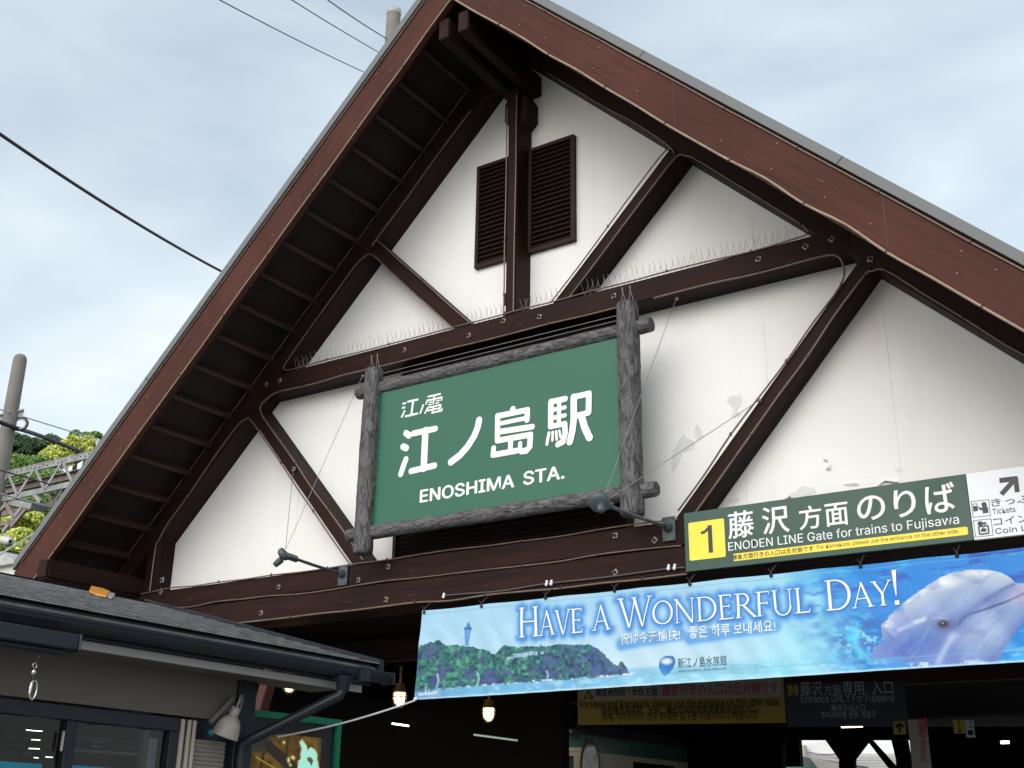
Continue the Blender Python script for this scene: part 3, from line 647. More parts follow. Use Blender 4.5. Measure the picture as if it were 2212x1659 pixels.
flood('slate floodlight on an arm at the lower right of the name board', on_y(1446, 1143, -0.02), hr, Vector((-0.35, 0.75, 0.65)), 0.076)
STAYS = [('stay wire from the collar beam hook down to the left floodlight', on_y(783, 812, -.02), hl+Vector((0.03, 0, .05))), ('stay wire from the lower left brace down to the left floodlight', on_y(634, 1014, -.02), hl+Vector((.02, 0, .05))),
         ('stay wire from the collar beam hook down to the right floodlight', on_y(1461, 645, -.02), hr+Vector((0, .05, .03))), ('stay wire from the lower right brace across to the right floodlight', on_y(1640, 865, -.02), hr+Vector((.05, .03, .02)))]
for lab, a, b in STAYS:
    o = MB().tube([a, b], 0.0028, 5).build('stay_wire', STEELW); tag(o, lab, 'wire', 'stay wires of the floodlights')
    MB().lathe(a+Vector((0, .012, 0)), (0, -1, 0), [(0, .016), (.006, .016), (.008, .006), (.02, .007), (.021, .001)], 8).build('hook', STEELW, o)

# ================================================================== gate sign
GY = -0.06
gs = thing('gate_sign', 'long green and white gate sign with yellow number square above the banner', 'sign', (3.4, GY, 3.36))
def g9(x, y): return on_y(1474.7+x/3, 1106+y/3, GY-.0015)
def g5(x, y): return on_y(1843.3+x/6, 932.6+y/6, GY-.0015)
def gD(x, y): return on_y(x, y, GY-.0015)
ZB, ZT, XL, XM, XR = 3.352, 3.804, 1.668, 3.745, 5.25
box('green_panel', (XL, GY, ZB), (XM, GY+.035, ZT), GREEN2, gs, bevel=.003)
box('white_panel', (XM+.002, GY, ZB), (XR, GY+.035, ZT), M('panel_white', (0.74, 0.79, 0.84), .4, vary=.02), gs, bevel=.003)
def rrect(x0, x1, z0, z1, r, y, n=5):
    P = []
    for cx, cz, a0 in ((x1-r, z1-r, 0), (x0+r, z1-r, 90), (x0+r, z0+r, 180), (x1-r, z0+r, 270)):
        for i in range(n+1): a = math.radians(a0+90*i/n); P.append(Vector((cx+r*math.cos(a), y, cz+r*math.sin(a))))
    return P
a, b = g9(37, 298), g9(277, 35); 
_x0, _x1 = g9(40, 170).x, g9(273, 160).x; print('square', _x0, _x1, g9(300, 225).x)
MB().poly(rrect(_x0, _x1, 3.432, 3.722, .012, GY-.0015)).build('number_square', YEL, gs)
kk = Strokes(lambda x, z: Vector((x, GY-.003, z)), (0, -1, 0)); kk.line([(1.880, 3.475), (1.880, 3.684)], .034, rnd=False); kk.line([(1.806, 3.632), (1.84, 3.638), (1.868, 3.664)], .022, rnd=False); kk.m.build('number', INK, gs)
MB().poly(rrect(2.055, 3.715, 3.392, 3.446, .01, GY-.0015)).build('yellow_strip', YEL, gs)
GP = GY-.003
def gt(s, x0, x1, z, h, mat, **k): return put_text(s, Vector((x0, GP, z)), Vector((x1, GP, z)), ZUP, h, mat, gs, **k)
def gx(px, py): return gD(px, py).x
BIG = dict(bold=.012, cjk=True)
gt('藤', gx(1574, 1165), gx(1631, 1160), 3.556, .205, WHITE, **BIG); gt('沢', gx(1648, 1155), gx(1707, 1150), 3.556, .205, WHITE, **BIG)
gt('方', gx(1728, 1148), gx(1777, 1140), 3.558, .172, WHITE, **BIG); gt('面', gx(1785, 1142), gx(1835, 1135), 3.558, .165, WHITE, **BIG)
gt('の', gx(1854, 1130), gx(1915, 1120), 3.568, .175, WHITE, **BIG); gt('り', gx(1934, 1120), gx(1982, 1115), 3.560, .195, WHITE, **BIG); gt('ば', gx(2002, 1115), gx(2068, 1105), 3.558, .205, WHITE, **BIG)
gt('ENODEN LINE Gate for trains to Fujisawa', gx(1574, 1190), gx(2073, 1135), 3.472, .062, WHITE, bold=.0025)
gt('鎌倉方面行きの入口は反対側です', gx(1582, 1212), gx(1758, 1190), 3.400, .040, INK, cjk=True, bold=.008)
gt('For Kamakura, please use the entrance on the other side.', gx(1765, 1188), gx(2073, 1156), 3.410, .027, INK)
pic = Strokes(g5, (0, -1, 0))
pic.line([(1918, 812), (2095, 615)], .031, rnd=False); pic.line([(1893, 633), (2127, 604)], .034, rnd=False); pic.line([(2103, 590), (2124, 782)], .030, rnd=False)
for q in ([(1528, 905), (1755, 880), (1778, 1085), (1552, 1110)], [(1558, 1152), (1785, 1128), (1812, 1340), (1585, 1366)]):
    pic.line(q+[q[0]], .0035)
# ticket machine and buyer
pic.line([(1550, 938), (1603, 932), (1612, 1022), (1560, 1030), (1550, 938)], .004); pic.area([(1555, 965), (1605, 960), (1612, 1020), (1562, 1028)][::-1])
pic.line([(1694, 943), (1695, 945)], .034); pic.area([(1678, 975), (1732, 968), (1745, 985), (1752, 1050), (1680, 1058), (1672, 1000)][::-1]); pic.line([(1680, 985), (1655, 1008), (1632, 985)], .012)
# locker key and bag
pic.line([(1640, 1190), (1648, 1189)], .03); pic.line([(1655, 1192), (1725, 1182)], .012, rnd=False); pic.line([(1700, 1190), (1702, 1202)], .008, rnd=False)
pic.line([(1625, 1230), (1745, 1215), (1757, 1315), (1637, 1330), (1625, 1230)], .009, rnd=False); pic.area([(1652, 1262), (1722, 1254), (1727, 1290), (1657, 1298)][::-1]); pic.line([(1672, 1258), (1676, 1248), (1696, 1246), (1702, 1254)], .004)
pic.m.build('pictograms', INK, gs)
gt('きっぷうりば', g5(1792, 960).x, g5(1792, 960).x+.50, g5(1792, 972).z, .052, INK, cjk=True)
gt('Tickets', g5(1808, 1070).x, g5(2105, 1040).x, g5(1808, 1072).z, .036, INK)
gt('コインロッカー', g5(1820, 1210).x, g5(1820, 1210).x+.52, g5(1825, 1222).z, .052, INK, cjk=True)
gt('Coin Lockers', g5(1842, 1320).x, g5(1842, 1320).x+.40, g5(1842, 1326).z, .036, INK)

# ================================================================== banner
BY = -0.10
def bwave(x, z):
    t = (3.262-z)/0.74
    return BY + 0.012*math.sin(3.1*x+1.2*t)*t*(1-.3*t) + 0.006*math.sin(9*x-4*t)*t*(1-t)*2 + 0.0055*math.sin(15*x+7*t)*min(1, 3*t)*(1.15-t) + 0.003*math.sin(26*x-13*t+2*math.sin(3*x))*min(1, 3*t)
BX0, BX1, BZ0, BZ1 = -0.785, 4.75, 2.535, 3.262
def on_b(px, py): return on_y(px, py, BY)
# --- capital letters of the headline, drawn as thick and thin strokes with serifs
T_, t_, s_ = .100, .042, .032
def ser(x, y, h=.115): return ([(x-h, y), (x+h, y)], [s_, s_])
def arc(cx, cy, rx, ry, a0, a1, n, w0, w1):
    P, W = [], []
    for i in range(n+1):
        a = math.radians(a0+(a1-a0)*i/n); P.append((cx+rx*math.cos(a), cy+ry*math.sin(a))); W.append(w0+(w1-w0)*abs(math.cos(a))**1.5)
    return P, W
def glyph(c):
    st_ = lambda x, w=T_, a=0, b=1: ([(x, a), (x, b)], [w, w])
    if c == 'H': return [st_(.16), st_(.74), ([(.16, .51), (.74, .51)], [t_, t_]), ser(.16, .018), ser(.16, .982), ser(.74, .018), ser(.74, .982)], .9
    if c == 'A': return [([(.08, 0), (.40, 1.0)], [t_, t_]), ([(.38, 1.03), (.75, 0)], [T_*.8, T_]), ([(.2, .36), (.6, .36)], [.04, .04]), ser(.07, .018, .1), ser(.75, .018)], .84
    if c == 'V': return [([(.08, 1), (.42, 0)], [T_, T_*.7]), ([(.43, -.02), (.73, 1)], [t_, t_]), ser(.08, .982), ser(.73, .982, .09)], .8
    if c == 'E': return [st_(.16), ([(.16, .975), (.54, .975)], [.045]*2), ([(.16, .52), (.47, .52)], [.04]*2), ([(.16, .025), (.58, .025)], [.05]*2), ([(.54, .99), (.55, .85)], [.04, .015]), ([(.58, .0), (.62, .17)], [.05, .012]), ([(.47, .45), (.47, .59)], [.03]*2), ser(.12, .018, .09), ser(.12, .982, .09)], .66
    if c == 'F': return [st_(.16), ([(.16, .975), (.54, .975)], [.045]*2), ([(.16, .52), (.46, .52)], [.04]*2), ([(.54, .99), (.55, .85)], [.04, .015]), ([(.46, .45), (.46, .59)], [.03]*2), ser(.16, .018), ser(.12, .982, .09)], .6
    if c == 'W': return [([(.08, 1), (.36, 0)], [T_, T_*.7]), ([(.37, -.02), (.60, .98)], [t_, t_]), ([(.56, .98), (.84, 0)], [T_, T_*.7]), ([(.85, -.02), (1.10, 1)], [t_, t_]), ser(.08, .982), ser(.55, .982, .09), ser(1.10, .982, .09)], 1.18
    if c == 'O': return [arc(.45, .5, .38, .475, 0, 360, 28, .045, T_)], .9
    if c == 'N': return [([(.14, 0), (.14, .98)], [t_, t_]), ([(.10, 1.0), (.76, -.02)], [T_, T_*.8]), ([(.77, .0), (.77, 1)], [t_, t_]), ser(.14, .018, .09), ser(.10, .982, .08), ser(.77, .982, .09)], .92
    if c == 'D': P, W = arc(.36, .5, .44, .475, 88, -88, 18, .045, T_); return [st_(.16), ([(.16, .975), (.37, .975)], [.045]*2), ([(.16, .025), (.37, .025)], [.045]*2), (P, W), ser(.12, .018, .09), ser(.12, .982, .09)], .88
    if c == 'R': P, W = arc(.32, .745, .24, .23, 88, -88, 12, .045, .1); return [st_(.16), ([(.16, .975), (.33, .975)], [.045]*2), ([(.16, .515), (.33, .515)], [.04]*2), (P, W), ([(.34, .52), (.80, -.0)], [.09, .1]), ser(.16, .018), ser(.12, .982, .09), ser(.80, .018, .06)], .82
    if c == 'U': P, W = arc(.44, .32, .285, .33, 180, 360, 16, .05, .08); return [st_(.16, T_, .3, 1), st_(.72, t_, .3, 1), (P, W), ser(.16, .982), ser(.72, .982, .09)], .86
    if c == 'L': return [st_(.16), ([(.16, .025), (.56, .025)], [.05]*2), ([(.56, .0), (.60, .19)], [.05, .012]), ser(.12, .018, .09), ser(.16, .982)], .62
    if c == 'Y': return [([(.06, 1), (.38, .48)], [T_, T_*.9]), ([(.39, .48), (.70, 1)], [t_, t_]), st_(.38, T_, 0, .52), ser(.06, .982), ser(.70, .982, .09), ser(.38, .018)], .76
    if c == '!': return [([(.12, 1.1), (.12, .28)], [.14, .035]), ([(.12, .12), (.12, -.02)], [.14, .14])], .25
WORDS = [('HAVE', (1119, 1377), (1261, 1366), .235), ('A', (1281, 1363), (1319, 1359.5), .235*.80), ('WONDERFUL', (1337, 1357), (1753, 1324), .222), ('DAY!', (1785, 1321.5), (1948, 1306), .212)]
SEGS = []     # (x0,z0,w0,x1,z1,w1) of every stroke piece in metres on the cloth
for wi, (wd_, bl, br, H) in enumerate(WORDS):
    a, b = on_b(*bl), on_b(*br); adv = []
    for i, c in enumerate(wd_):
        sc = 1.0 if (i == 0 and wd_ != 'A') or c == '!' else (.80 if wd_ != 'A' else 1.0)
        g, w = glyph(c); adv.append((g, w*sc, sc))
    tot = sum(q[1] for q in adv); X = (b.x-a.x)/(tot*H); x = a.x
    for g, w, sc in adv:
        for P, W in g:
            for i in range(len(P)-1):
                z0 = a.z+(b.z-a.z)*(x-a.x)/(b.x-a.x)
                SEGS.append((x+P[i][0]*H*sc*X, z0+P[i][1]*H*sc, W[i]*H*sc, x+P[i+1][0]*H*sc*X, z0+P[i+1][1]*H*sc, W[i+1]*H*sc))
        x += w*H*X
# --- the printed picture, one colour per cloth vertex
NX, NZ = 1100, 150
gx_, gz_ = np.meshgrid(np.linspace(BX0, BX1, NX), np.linspace(BZ1, BZ0, NZ))
def npx(x, z):
    vx, vy, vz = x-CAM.x, BY-CAM.y, z-CAM.z
    c = lambda A: vx*A.x+vy*A.y+vz*A.z
    d = c(FWD); return IW/2+FPX*c(RGT)/d, IH/2+FPX*c(DWN)/d
PXg, PYg = npx(gx_, gz_)
def vnoise(x, y, seed, octv=4):
    r = np.random.default_rng(seed); tot = np.zeros_like(x); amp = 1.0; s = 0
    for o in range(octv):
        G = r.random((256, 256)); xi = np.floor(x).astype(int); yi = np.floor(y).astype(int); fx = x-xi; fy = y-yi
        fx = fx*fx*(3-2*fx); fy = fy*fy*(3-2*fy); g = lambda i, j: G[(yi+j) & 255, (xi+i) & 255]
        tot += amp*((g(0, 0)*(1-fx)+g(1, 0)*fx)*(1-fy)+(g(0, 1)*(1-fx)+g(1, 1)*fx)*fy); s += amp; amp *= .55; x = x*2.03+11; y = y*2.03+5
    return tot/s
def inside(P, X, Y):
    c = np.zeros(X.shape, bool); n = len(P)
    for i in range(n):
        (x0, y0), (x1, y1) = P[i], P[(i+1) % n]
        if y0 == y1: continue
        c ^= ((y0 > Y) != (y1 > Y)) & (X < (x1-x0)*(Y-y0)/(y1-y0)+x0)
    return c
def segd(P, X, Y):
    d = np.full(X.shape, 1e9)
    for (x0, y0), (x1, y1) in zip(P[:-1], P[1:]):
        dx, dy = x1-x0, y1-y0; t = np.clip(((X-x0)*dx+(Y-y0)*dy)/(dx*dx+dy*dy+1e-9), 0, 1); d = np.minimum(d, np.hypot(X-x0-t*dx, Y-y0-t*dy))
    return d
def c3(*c): return np.array(c, float)/255
def mixc(img, col, m): 
    m = np.clip(m, 0, 1)[..., None]; return img*(1-m)+col*m
U9, V9 = (PXg-1474.7)*3, (PYg-1106)*3            # crop coordinates of the right part
U8, V8 = (PXg-737.33)*3, (PYg-1106)*3            # crop coordinates of the left part
tz = (BZ1-gz_)/(BZ1-BZ0); sx_ = np.clip((PXg-1400)/520, 0, 1); sx_ = sx_*sx_*(3-2*sx_)
n1_ = vnoise(gx_*1.6, gz_*5, 1); n2_ = vnoise(gx_*5, gz_*14, 2); n3_ = vnoise(gx_*14, gz_*34, 3)
img = np.zeros(gx_.shape+(3,))+c3(165, 212, 240)
img = mixc(img, c3(212, 234, 246), np.clip((tz-.1)*1.5, 0, 1)*(.55+.6*(n1_-.5)))
img = mixc(img, c3(150, 222, 244), np.clip((PXg-1500)/250, 0, 1)*.8)
img = mixc(img, c3(4, 134, 224), np.clip(((PXg-1700)+80*(n1_-.5)*3-60*(tz-.3))/170, 0, 1))
wz = np.clip((PXg-1690)/140, 0, 1)
img = mixc(img, c3(8, 78, 184), wz*np.clip((vnoise(gx_*5, gz_*20, 5)-.56)*6, 0, .85)*np.clip((.75-tz)*3, 0, 1))
img = mixc(img, c3(70, 190, 244), wz*np.clip((vnoise(gx_*7+3, gz_*26, 6)-.60)*6, 0, .6))
# sea in front of the island
sea = np.clip((tz-(.80-.0*gx_))*14, 0, 1)*(1-.35*wz); 
img = mixc(img, c3(112, 184, 228), sea*(1-np.clip((PXg-1250)/400, 0, 1))); img = mixc(img, c3(140, 216, 242), sea*np.clip((PXg-1250)/400, 0, 1)*(1-wz))
img = mixc(img, c3(196, 236, 250), sea*np.clip((n3_-.55)*4, 0, .5))
img = mixc(img, c3(70, 130, 205), np.clip((tz-.86)*6, 0, 1)*np.clip((1010-PXg)/110, 0, 1)*.7)
far = inside([(1870, 1018), (2212, 1002), (2700, 985), (2700, 1055), (1870, 1052)], U8, V8+6*(n2_-.5)); img = mixc(img, c3(138, 200, 226), far*.8)
# island
isl = [(440, 905), (500, 890), (525, 870), (560, 845), (610, 842), (650, 825), (668, 850), (700, 858), (760, 860), (800, 862), (850, 872), (900, 884), (950, 898), (985, 915), (1005, 918), (1020, 890), (1050, 866), (1075, 858), (1120, 872), (1200, 868), (1290, 862), (1360, 864), (1420, 855), (1470, 862), (1540, 850), (1580, 862), (1610, 856), (1650, 872), (1690, 902), (1720, 930), (1740, 960), (1765, 985), (1790, 992), (1808, 968), (1822, 965), (1835, 990), (1852, 1015), (1872, 1045), (1780, 1060), (1640, 1068), (1500, 1082), (1300, 1090), (1100, 1106), (850, 1124), (640, 1142), (440, 1160)]
mI = inside(isl, U8+16*(n3_-.5), V8+26*(vnoise(gx_*30, gz_*50, 8)-.5))
cl = vnoise(gx_*11, gz_*17, 9, 3); cf = vnoise(gx_*34, gz_*44, 10, 3)
ic = np.zeros_like(img)+c3(36, 102, 112)
ic = mixc(ic, c3(70, 78, 150), np.clip((.47-cl)*6, 0, 1)*.62); ic = mixc(ic, c3(42, 128, 108), np.clip((cl-.50)*6, 0, 1)*np.clip(1.25-(U8-500)/1100, .25, 1))
ic = mixc(ic, c3(98, 176, 150), np.clip((cf-.56)*7, 0, .85)*np.clip((cl-.40)*4, .2, 1)); ic = mixc(ic, c3(26, 52, 92), np.clip((.43-cf)*8, 0, .85))
ic = mixc(ic, c3(84, 112, 186), np.clip((U8-1250)/700, 0, .35)*np.clip((cf-.4)*3, 0, 1)); ic = mixc(ic, c3(80, 84, 160), np.clip((V8-985)/90, 0, .45)*np.clip((.55-cl)*5, 0, 1))
img = mixc(img, ic, mI*1.0)
# rocks at the waterline, the houses on the crest, the tower
shore = [(480, 1152), (640, 1141), (850, 1123), (1100, 1105), (1300, 1089), (1500, 1081), (1640, 1068), (1780, 1060), (1890, 1049)]
img = mixc(img, c3(214, 226, 240), (segd(shore, U8, V8) < 7)*np.clip((vnoise(gx_*26, gz_*30, 12)-.52)*9, 0, 1))
for x, y0_, y1_ in ((640, 1045, 1130), (880, 1040, 1118), (1330, 1030, 1088)): img = mixc(img, c3(168, 206, 214), (segd([(x, y0_), (x+8, (y0_+y1_)/2), (x-4, y1_)], U8, V8) < 7)*.8)
for r_ in ([(1115, 915), (1200, 905), (1205, 930), (1120, 940)], [(1195, 900), (1270, 898), (1270, 922), (1200, 925)], [(1285, 900), (1308, 898), (1308, 918), (1288, 920)], [(1070, 938), (1115, 930), (1110, 950), (1075, 950)]):
    img = mixc(img, c3(176, 206, 236), inside(r_, U8, V8)*(.55+.45*(np.sin(U8*.55) > 0)))
tw = inside([(800, 755), (845, 755), (828, 864), (808, 864)], U8, V8); img = mixc(img, c3(66, 140, 210), tw*(.62+.3*(np.sin(V8*.35)*np.sin(U8*.5) > 0)))
img = mixc(img, c3(52, 110, 180), inside([(798, 742), (848, 742), (846, 760), (800, 760)], U8, V8)*1.0); img = mixc(img, c3(70, 130, 200), inside([(812, 725), (838, 725), (838, 742), (812, 742)], U8, V8)*1.0); img = mixc(img, c3(60, 110, 180), inside([(818, 712), (832, 712), (832, 726), (818, 726)], U8, V8)*1.0)
img = mixc(img, c3(220, 234, 244), inside([(520, 1168), (640, 1150), (640, 1172), (530, 1184)], U8, V8)*.8); img = mixc(img, c3(225, 235, 245), (segd([(566, 1128), (566, 1170)], U8, V8) < 3)*.9)
# splash and the dolphin's head
sp = np.clip(np.exp(-(((U9-1150)/190)**2+((V9-830)/150)**2)*1.1)*1.25, 0, 1)
img = mixc(img, c3(58, 108, 190), sp*np.clip((vnoise(gx_*16, gz_*22, 14)-.40)*5, 0, .85)); img = mixc(img, c3(96, 96, 160), sp*np.clip((vnoise(gx_*20+9, gz_*20, 24)-.52)*6, 0, .6)); img = mixc(img, c3(150, 226, 250), sp*np.clip((vnoise(gx_*22, gz_*30, 15)-.56)*9, 0, .9))
img = mixc(img, c3(104, 224, 250), np.exp(-(segd([(1110, 770), (1120, 850), (1160, 930)], U9+60*(n3_-.5), V9)/34)**2)*.8)
dol = [(1262, 960), (1268, 880), (1282, 800), (1298, 730), (1322, 680), (1362, 645), (1410, 612), (1460, 570), (1520, 525), (1600, 472), (1670, 425), (1740, 392), (1830, 373), (1900, 368), (1960, 370), (2020, 382), (2080, 402), (2125, 428), (2150, 458), (2170, 468), (2260, 462), (2420, 440), (2560, 420), (2640, 430), (2620, 470), (2500, 540), (2380, 600), (2290, 650), (2235, 690), (2180, 760), (2120, 850), (2075, 930), (2045, 985), (1990, 1010), (1850, 1020), (1700, 1020), (1560, 1020), (1440, 990), (1350, 960)]
mD = inside(dol, U9+(9+190*np.clip((1400-U9)/140, 0, 1))*(vnoise(gx_*16, gz_*16, 21)-.5), V9+9*(n2_-.5))
top = np.clip(segd([(1300, 760), (1400, 660), (1600, 510), (1760, 425), (1900, 400), (2050, 420), (2140, 470)], U9, V9)/300, 0, 1)
top = np.clip(segd([(1330, 700), (1420, 620), (1600, 485), (1760, 400), (1900, 378), (2050, 395), (2140, 450)], U9, V9)/210, 0, 1)
dn = vnoise(gx_*5+2, gz_*9, 16); dst = vnoise((gx_*.72+gz_*.7)*5, (gz_*.72-gx_*.7)*26, 17)
dc = np.zeros_like(img)+c3(200, 214, 228); dc = mixc(dc, c3(122, 152, 206), top**.7*.9)
dc = mixc(dc, c3(66, 104, 192), np.exp(-(((U9-1480)/230)**2+((V9-870)/110)**2))*.9)
dc = mixc(dc, c3(100, 128, 196), np.exp(-(segd([(1700, 790), (1790, 720), (1900, 640), (2050, 560), (2130, 500)], U9, V9)/44)**2)*.6)
dc = mixc(dc, c3(172, 190, 224), np.exp(-(((U9-1970)/170)**2+((V9-770)/110)**2))*.75); dc = mixc(dc, c3(88, 120, 208), np.clip((V9-880)/130, 0, 1)*.62)
dc = mixc(dc, c3(70, 96, 180), np.exp(-(segd([(2230, 700), (2180, 770), (2120, 860), (2070, 945), (2030, 1000)], U9, V9)/46)**2)*.6)
dc = mixc(dc, c3(240, 243, 248), np.exp(-(((U9-1690)/110)**2+((V9-455)/38)**2))*.9+np.exp(-(((U9-1940)/120)**2+((V9-392)/20)**2))*.8)
dc = mixc(dc, c3(236, 240, 248), np.exp(-(segd([(1410, 620), (1500, 552), (1590, 488)], U9, V9)/16)**2)*np.clip((dst-.38)*5, 0, .9))
dc = mixc(dc, c3(238, 241, 248), np.exp(-(segd([(1400, 772), (1480, 735), (1570, 700)], U9, V9)/15)**2)*.75); dc = mixc(dc, c3(226, 234, 246), np.exp(-(segd([(1330, 690), (1350, 790)], U9, V9)/34)**2)*np.clip((n3_-.38)*5, 0, 1)*.95)
dc = mixc(dc, c3(214, 222, 242), np.exp(-(segd([(1760, 800), (1700, 900), (1660, 990)], U9, V9)/24)**2)*.6); dc = mixc(dc, c3(104, 126, 200), np.clip((dst-.57)*3, 0, .2)*top); dc = mixc(dc, c3(214, 222, 240), np.clip((.40-dst)*3, 0, .16)*top)
dc = mixc(dc, c3(110, 130, 200), np.clip((dn-.52)*4, 0, .35))
dc = mixc(dc, c3(58, 72, 122), np.exp(-(segd([(1788, 738), (1812, 700), (1845, 674), (1920, 648), (1974, 630), (2082, 592), (2211, 533), (2400, 450)], U9, V9)/7)**2)*1.0)
dc = mixc(dc, c3(80, 100, 165), np.exp(-(segd([(2150, 472), (2110, 486), (2060, 512), (2028, 533), (1960, 575)], U9, V9)/9)**2)*.75); dc = mixc(dc, c3(96, 118, 180), np.exp(-(segd([(2060, 520), (1920, 605), (1830, 680), (1760, 740)], U9, V9)/26)**2)*.6)
dc = mixc(dc, c3(200, 180, 214), np.clip((U9-2080)/120, 0, .5)*np.exp(-((V9-540)/60)**2))
dc = mixc(dc, c3(66, 78, 140), np.exp(-(((U9-1700)/78)**2+((V9-736)/48)**2)*1.2)*.85); dc = mixc(dc, c3(24, 26, 46), np.exp(-(((U9-1692)/30)**2+((V9-734)/23)**2)**2)); dc = mixc(dc, c3(235, 240, 250), np.exp(-(((U9-1688)/5)**2+((V9-728)/5)**2)))
dc = mixc(dc, c3(206, 222, 244), np.exp(-(segd([(1620, 700), (1670, 692), (1720, 700)], U9, V9)/7)**2)*.35)
img = mixc(img, dc, mD*1.0)
img = mixc(img, c3(220, 240, 250), np.clip((V9-960)/30, 0, 1)*np.clip((U9-1200)/60, 0, 1)*np.clip((2150-U9)/60, 0, 1)*np.clip((vnoise(gx_*18, gz_*20, 18)-.55)*8, 0, .8))
img = mixc(img, c3(70, 150, 225), np.clip((V9-940)/30, 0, 1)*np.clip((U9-1180)/60, 0, 1)*np.clip((1560-U9)/60, 0, 1)*np.clip((vnoise(gx_*14, gz_*24, 19)-.42)*5, 0, .8))
# blue glow printed round the headline and the small lines
gd = np.full(gx_.shape, 9.0)
for x0, z0, w0, x1, z1, w1 in SEGS: gd = np.minimum(gd, segd([(x0, z0), (x1, z1)], gx_, gz_)-(w0+w1)/4)
img = mixc(img, c3(44, 128, 220), np.exp(-(np.maximum(gd, 0)/.034)**2)*.88*(1-.45*np.clip((PXg-1760)/100, 0, 1)))
for p in ([(1342, 1391), (1468, 1370)], [(1491, 1378), (1673, 1352)]):
    q = [on_b(*a) for a in p]; dd = segd([(v.x, v.z) for v in q], gx_, gz_); img = mixc(img, c3(70, 150, 226), np.exp(-(np.maximum(dd-.03, 0)/.022)**2)*.75)
# pale hems, welded seam
img = mixc(img, c3(190, 232, 248), np.clip((tz-.975)*60, 0, .8)); img = mixc(img, c3(120, 180, 214), ((np.abs(tz-.895) < .006) | (np.abs(tz-.045) < .005))*.45)
# aquarium mark: a blue drop
dr = [(2058, 985), (2068, 955), (2095, 937), (2130, 932), (2155, 938), (2168, 955), (2166, 985), (2150, 1015), (2128, 1045), (2108, 1062), (2090, 1062), (2075, 1042), (2062, 1015)]
mDr = inside(dr, U8, V8); img = mixc(img, mixc(np.zeros_like(img)+c3(22, 96, 176), c3(30, 150, 222), np.clip((V8-970)/90, 0, 1)), mDr*1.0)
img = mixc(img, c3(236, 246, 252), np.exp(-(((U8-2110)/42)**2+((V8-968)/24)**2)**2)*.95*mDr)
lin_img = np.where(img <= .04045, img/12.92, ((img+.055)/1.055)**2.4)*.80
bn = thing('banner', 'wide printed banner of an island and a dolphin tied under the tie beams', 'banner', (2.0, BY, BZ0))
me = bpy.data.meshes.new('cloth')
lean = (1-(gx_-BX0)/(BX1-BX0))
vx = gx_ - .04*tz*np.clip(1-(gx_-BX0)/.6, 0, 1); vz = gz_ + .03*tz*((gx_-BX0)/(BX1-BX0)-.35) - .006*np.abs(np.sin((gx_-BX0)*math.pi/.70))*(1-tz)
vy = np.vectorize(bwave)(gx_, gz_)
V = np.stack([vx, vy, vz], -1).reshape(-1, 3); O = np.array([2.0, BY, BZ0])
i = np.arange(NZ-1)[:, None]*NX+np.arange(NX-1)[None, :]
F = np.stack([i, i+NX, i+NX+1, i+1], -1).reshape(-1, 4)
me.vertices.add(len(V)); me.vertices.foreach_set('co', (V-O).ravel()); me.loops.add(F.size); me.loops.foreach_set('vertex_index', F.ravel()); me.polygons.add(len(F)); me.polygons.foreach_set('loop_start', np.arange(len(F))*4); me.polygons.foreach_set('loop_total', np.full(len(F), 4)); me.update()
me.polygons.foreach_set('use_smooth', np.ones(len(F), bool))
ca = me.color_attributes.new('print', 'FLOAT_COLOR', 'POINT'); ca.data.foreach_set('color', np.concatenate([lin_img.reshape(-1, 3), np.ones((len(V), 1))], 1).ravel())
me.validate(); link('cloth', me, vcol_mat('printed_cloth', .55, .35), bn, O)
def warp(p): 
    t = (BZ1-p.z)/(BZ1-BZ0); return Vector((p.x, bwave(p.x, p.z)-.003, p.z+.03*t*((p.x-BX0)/(BX1-BX0)-.35)))
lm = MB()
for j, (x0, z0, w0, x1, z1, w1) in enumerate(SEGS):
    a, b = Vector((x0, 0, z0)), Vector((x1, 0, z1)); t = (b-a).normalized(); q = Vector((0, -1, 0)).cross(t); n_ = max(1, int((b-a).length/.022))
    for i in range(n_):
        p, r, u0, u1 = a.lerp(b, i/n_), a.lerp(b, (i+1)/n_), w0+(w1-w0)*i/n_, w0+(w1-w0)*(i+1)/n_
        lm.poly([warp(c)+Vector((0, -.0015-.00002*j, 0)) for c in (p-q*u0/2, r-q*u1/2, r+q*u1/2, p+q*u0/2)])
PRINTW = M('print_white', (0.76, 0.81, 0.84), .5, vary=.02)
lm.build('headline', PRINTW, bn)
ytext('祝你今天愉快!', (1341, 1397), (1469, 1378), .082, BY, PRINTW, bn, cjk=True, bold=.006, warp=warp)
a, b = on_b(1490, 1385), on_b(1675, 1361); put_text('좋은 하루 보내세요!', Vector((a.x, BY, (a.z+b.z)/2)), Vector((b.x, BY, (a.z+b.z)/2)), ZUP, .088, PRINTW, bn, cjk=True, bold=.006, warp=warp)
DINK = M('print_ink', S(40, 66, 92), .5)
ytext('新江ノ島水族館', (1466, 1446), (1569, 1436), .072, BY, DINK, bn, cjk=True, warp=warp)
ytext('ENOSHIMA AQUARIUM', (1468, 1455), (1568, 1444), .013, BY, DINK, bn, warp=warp)
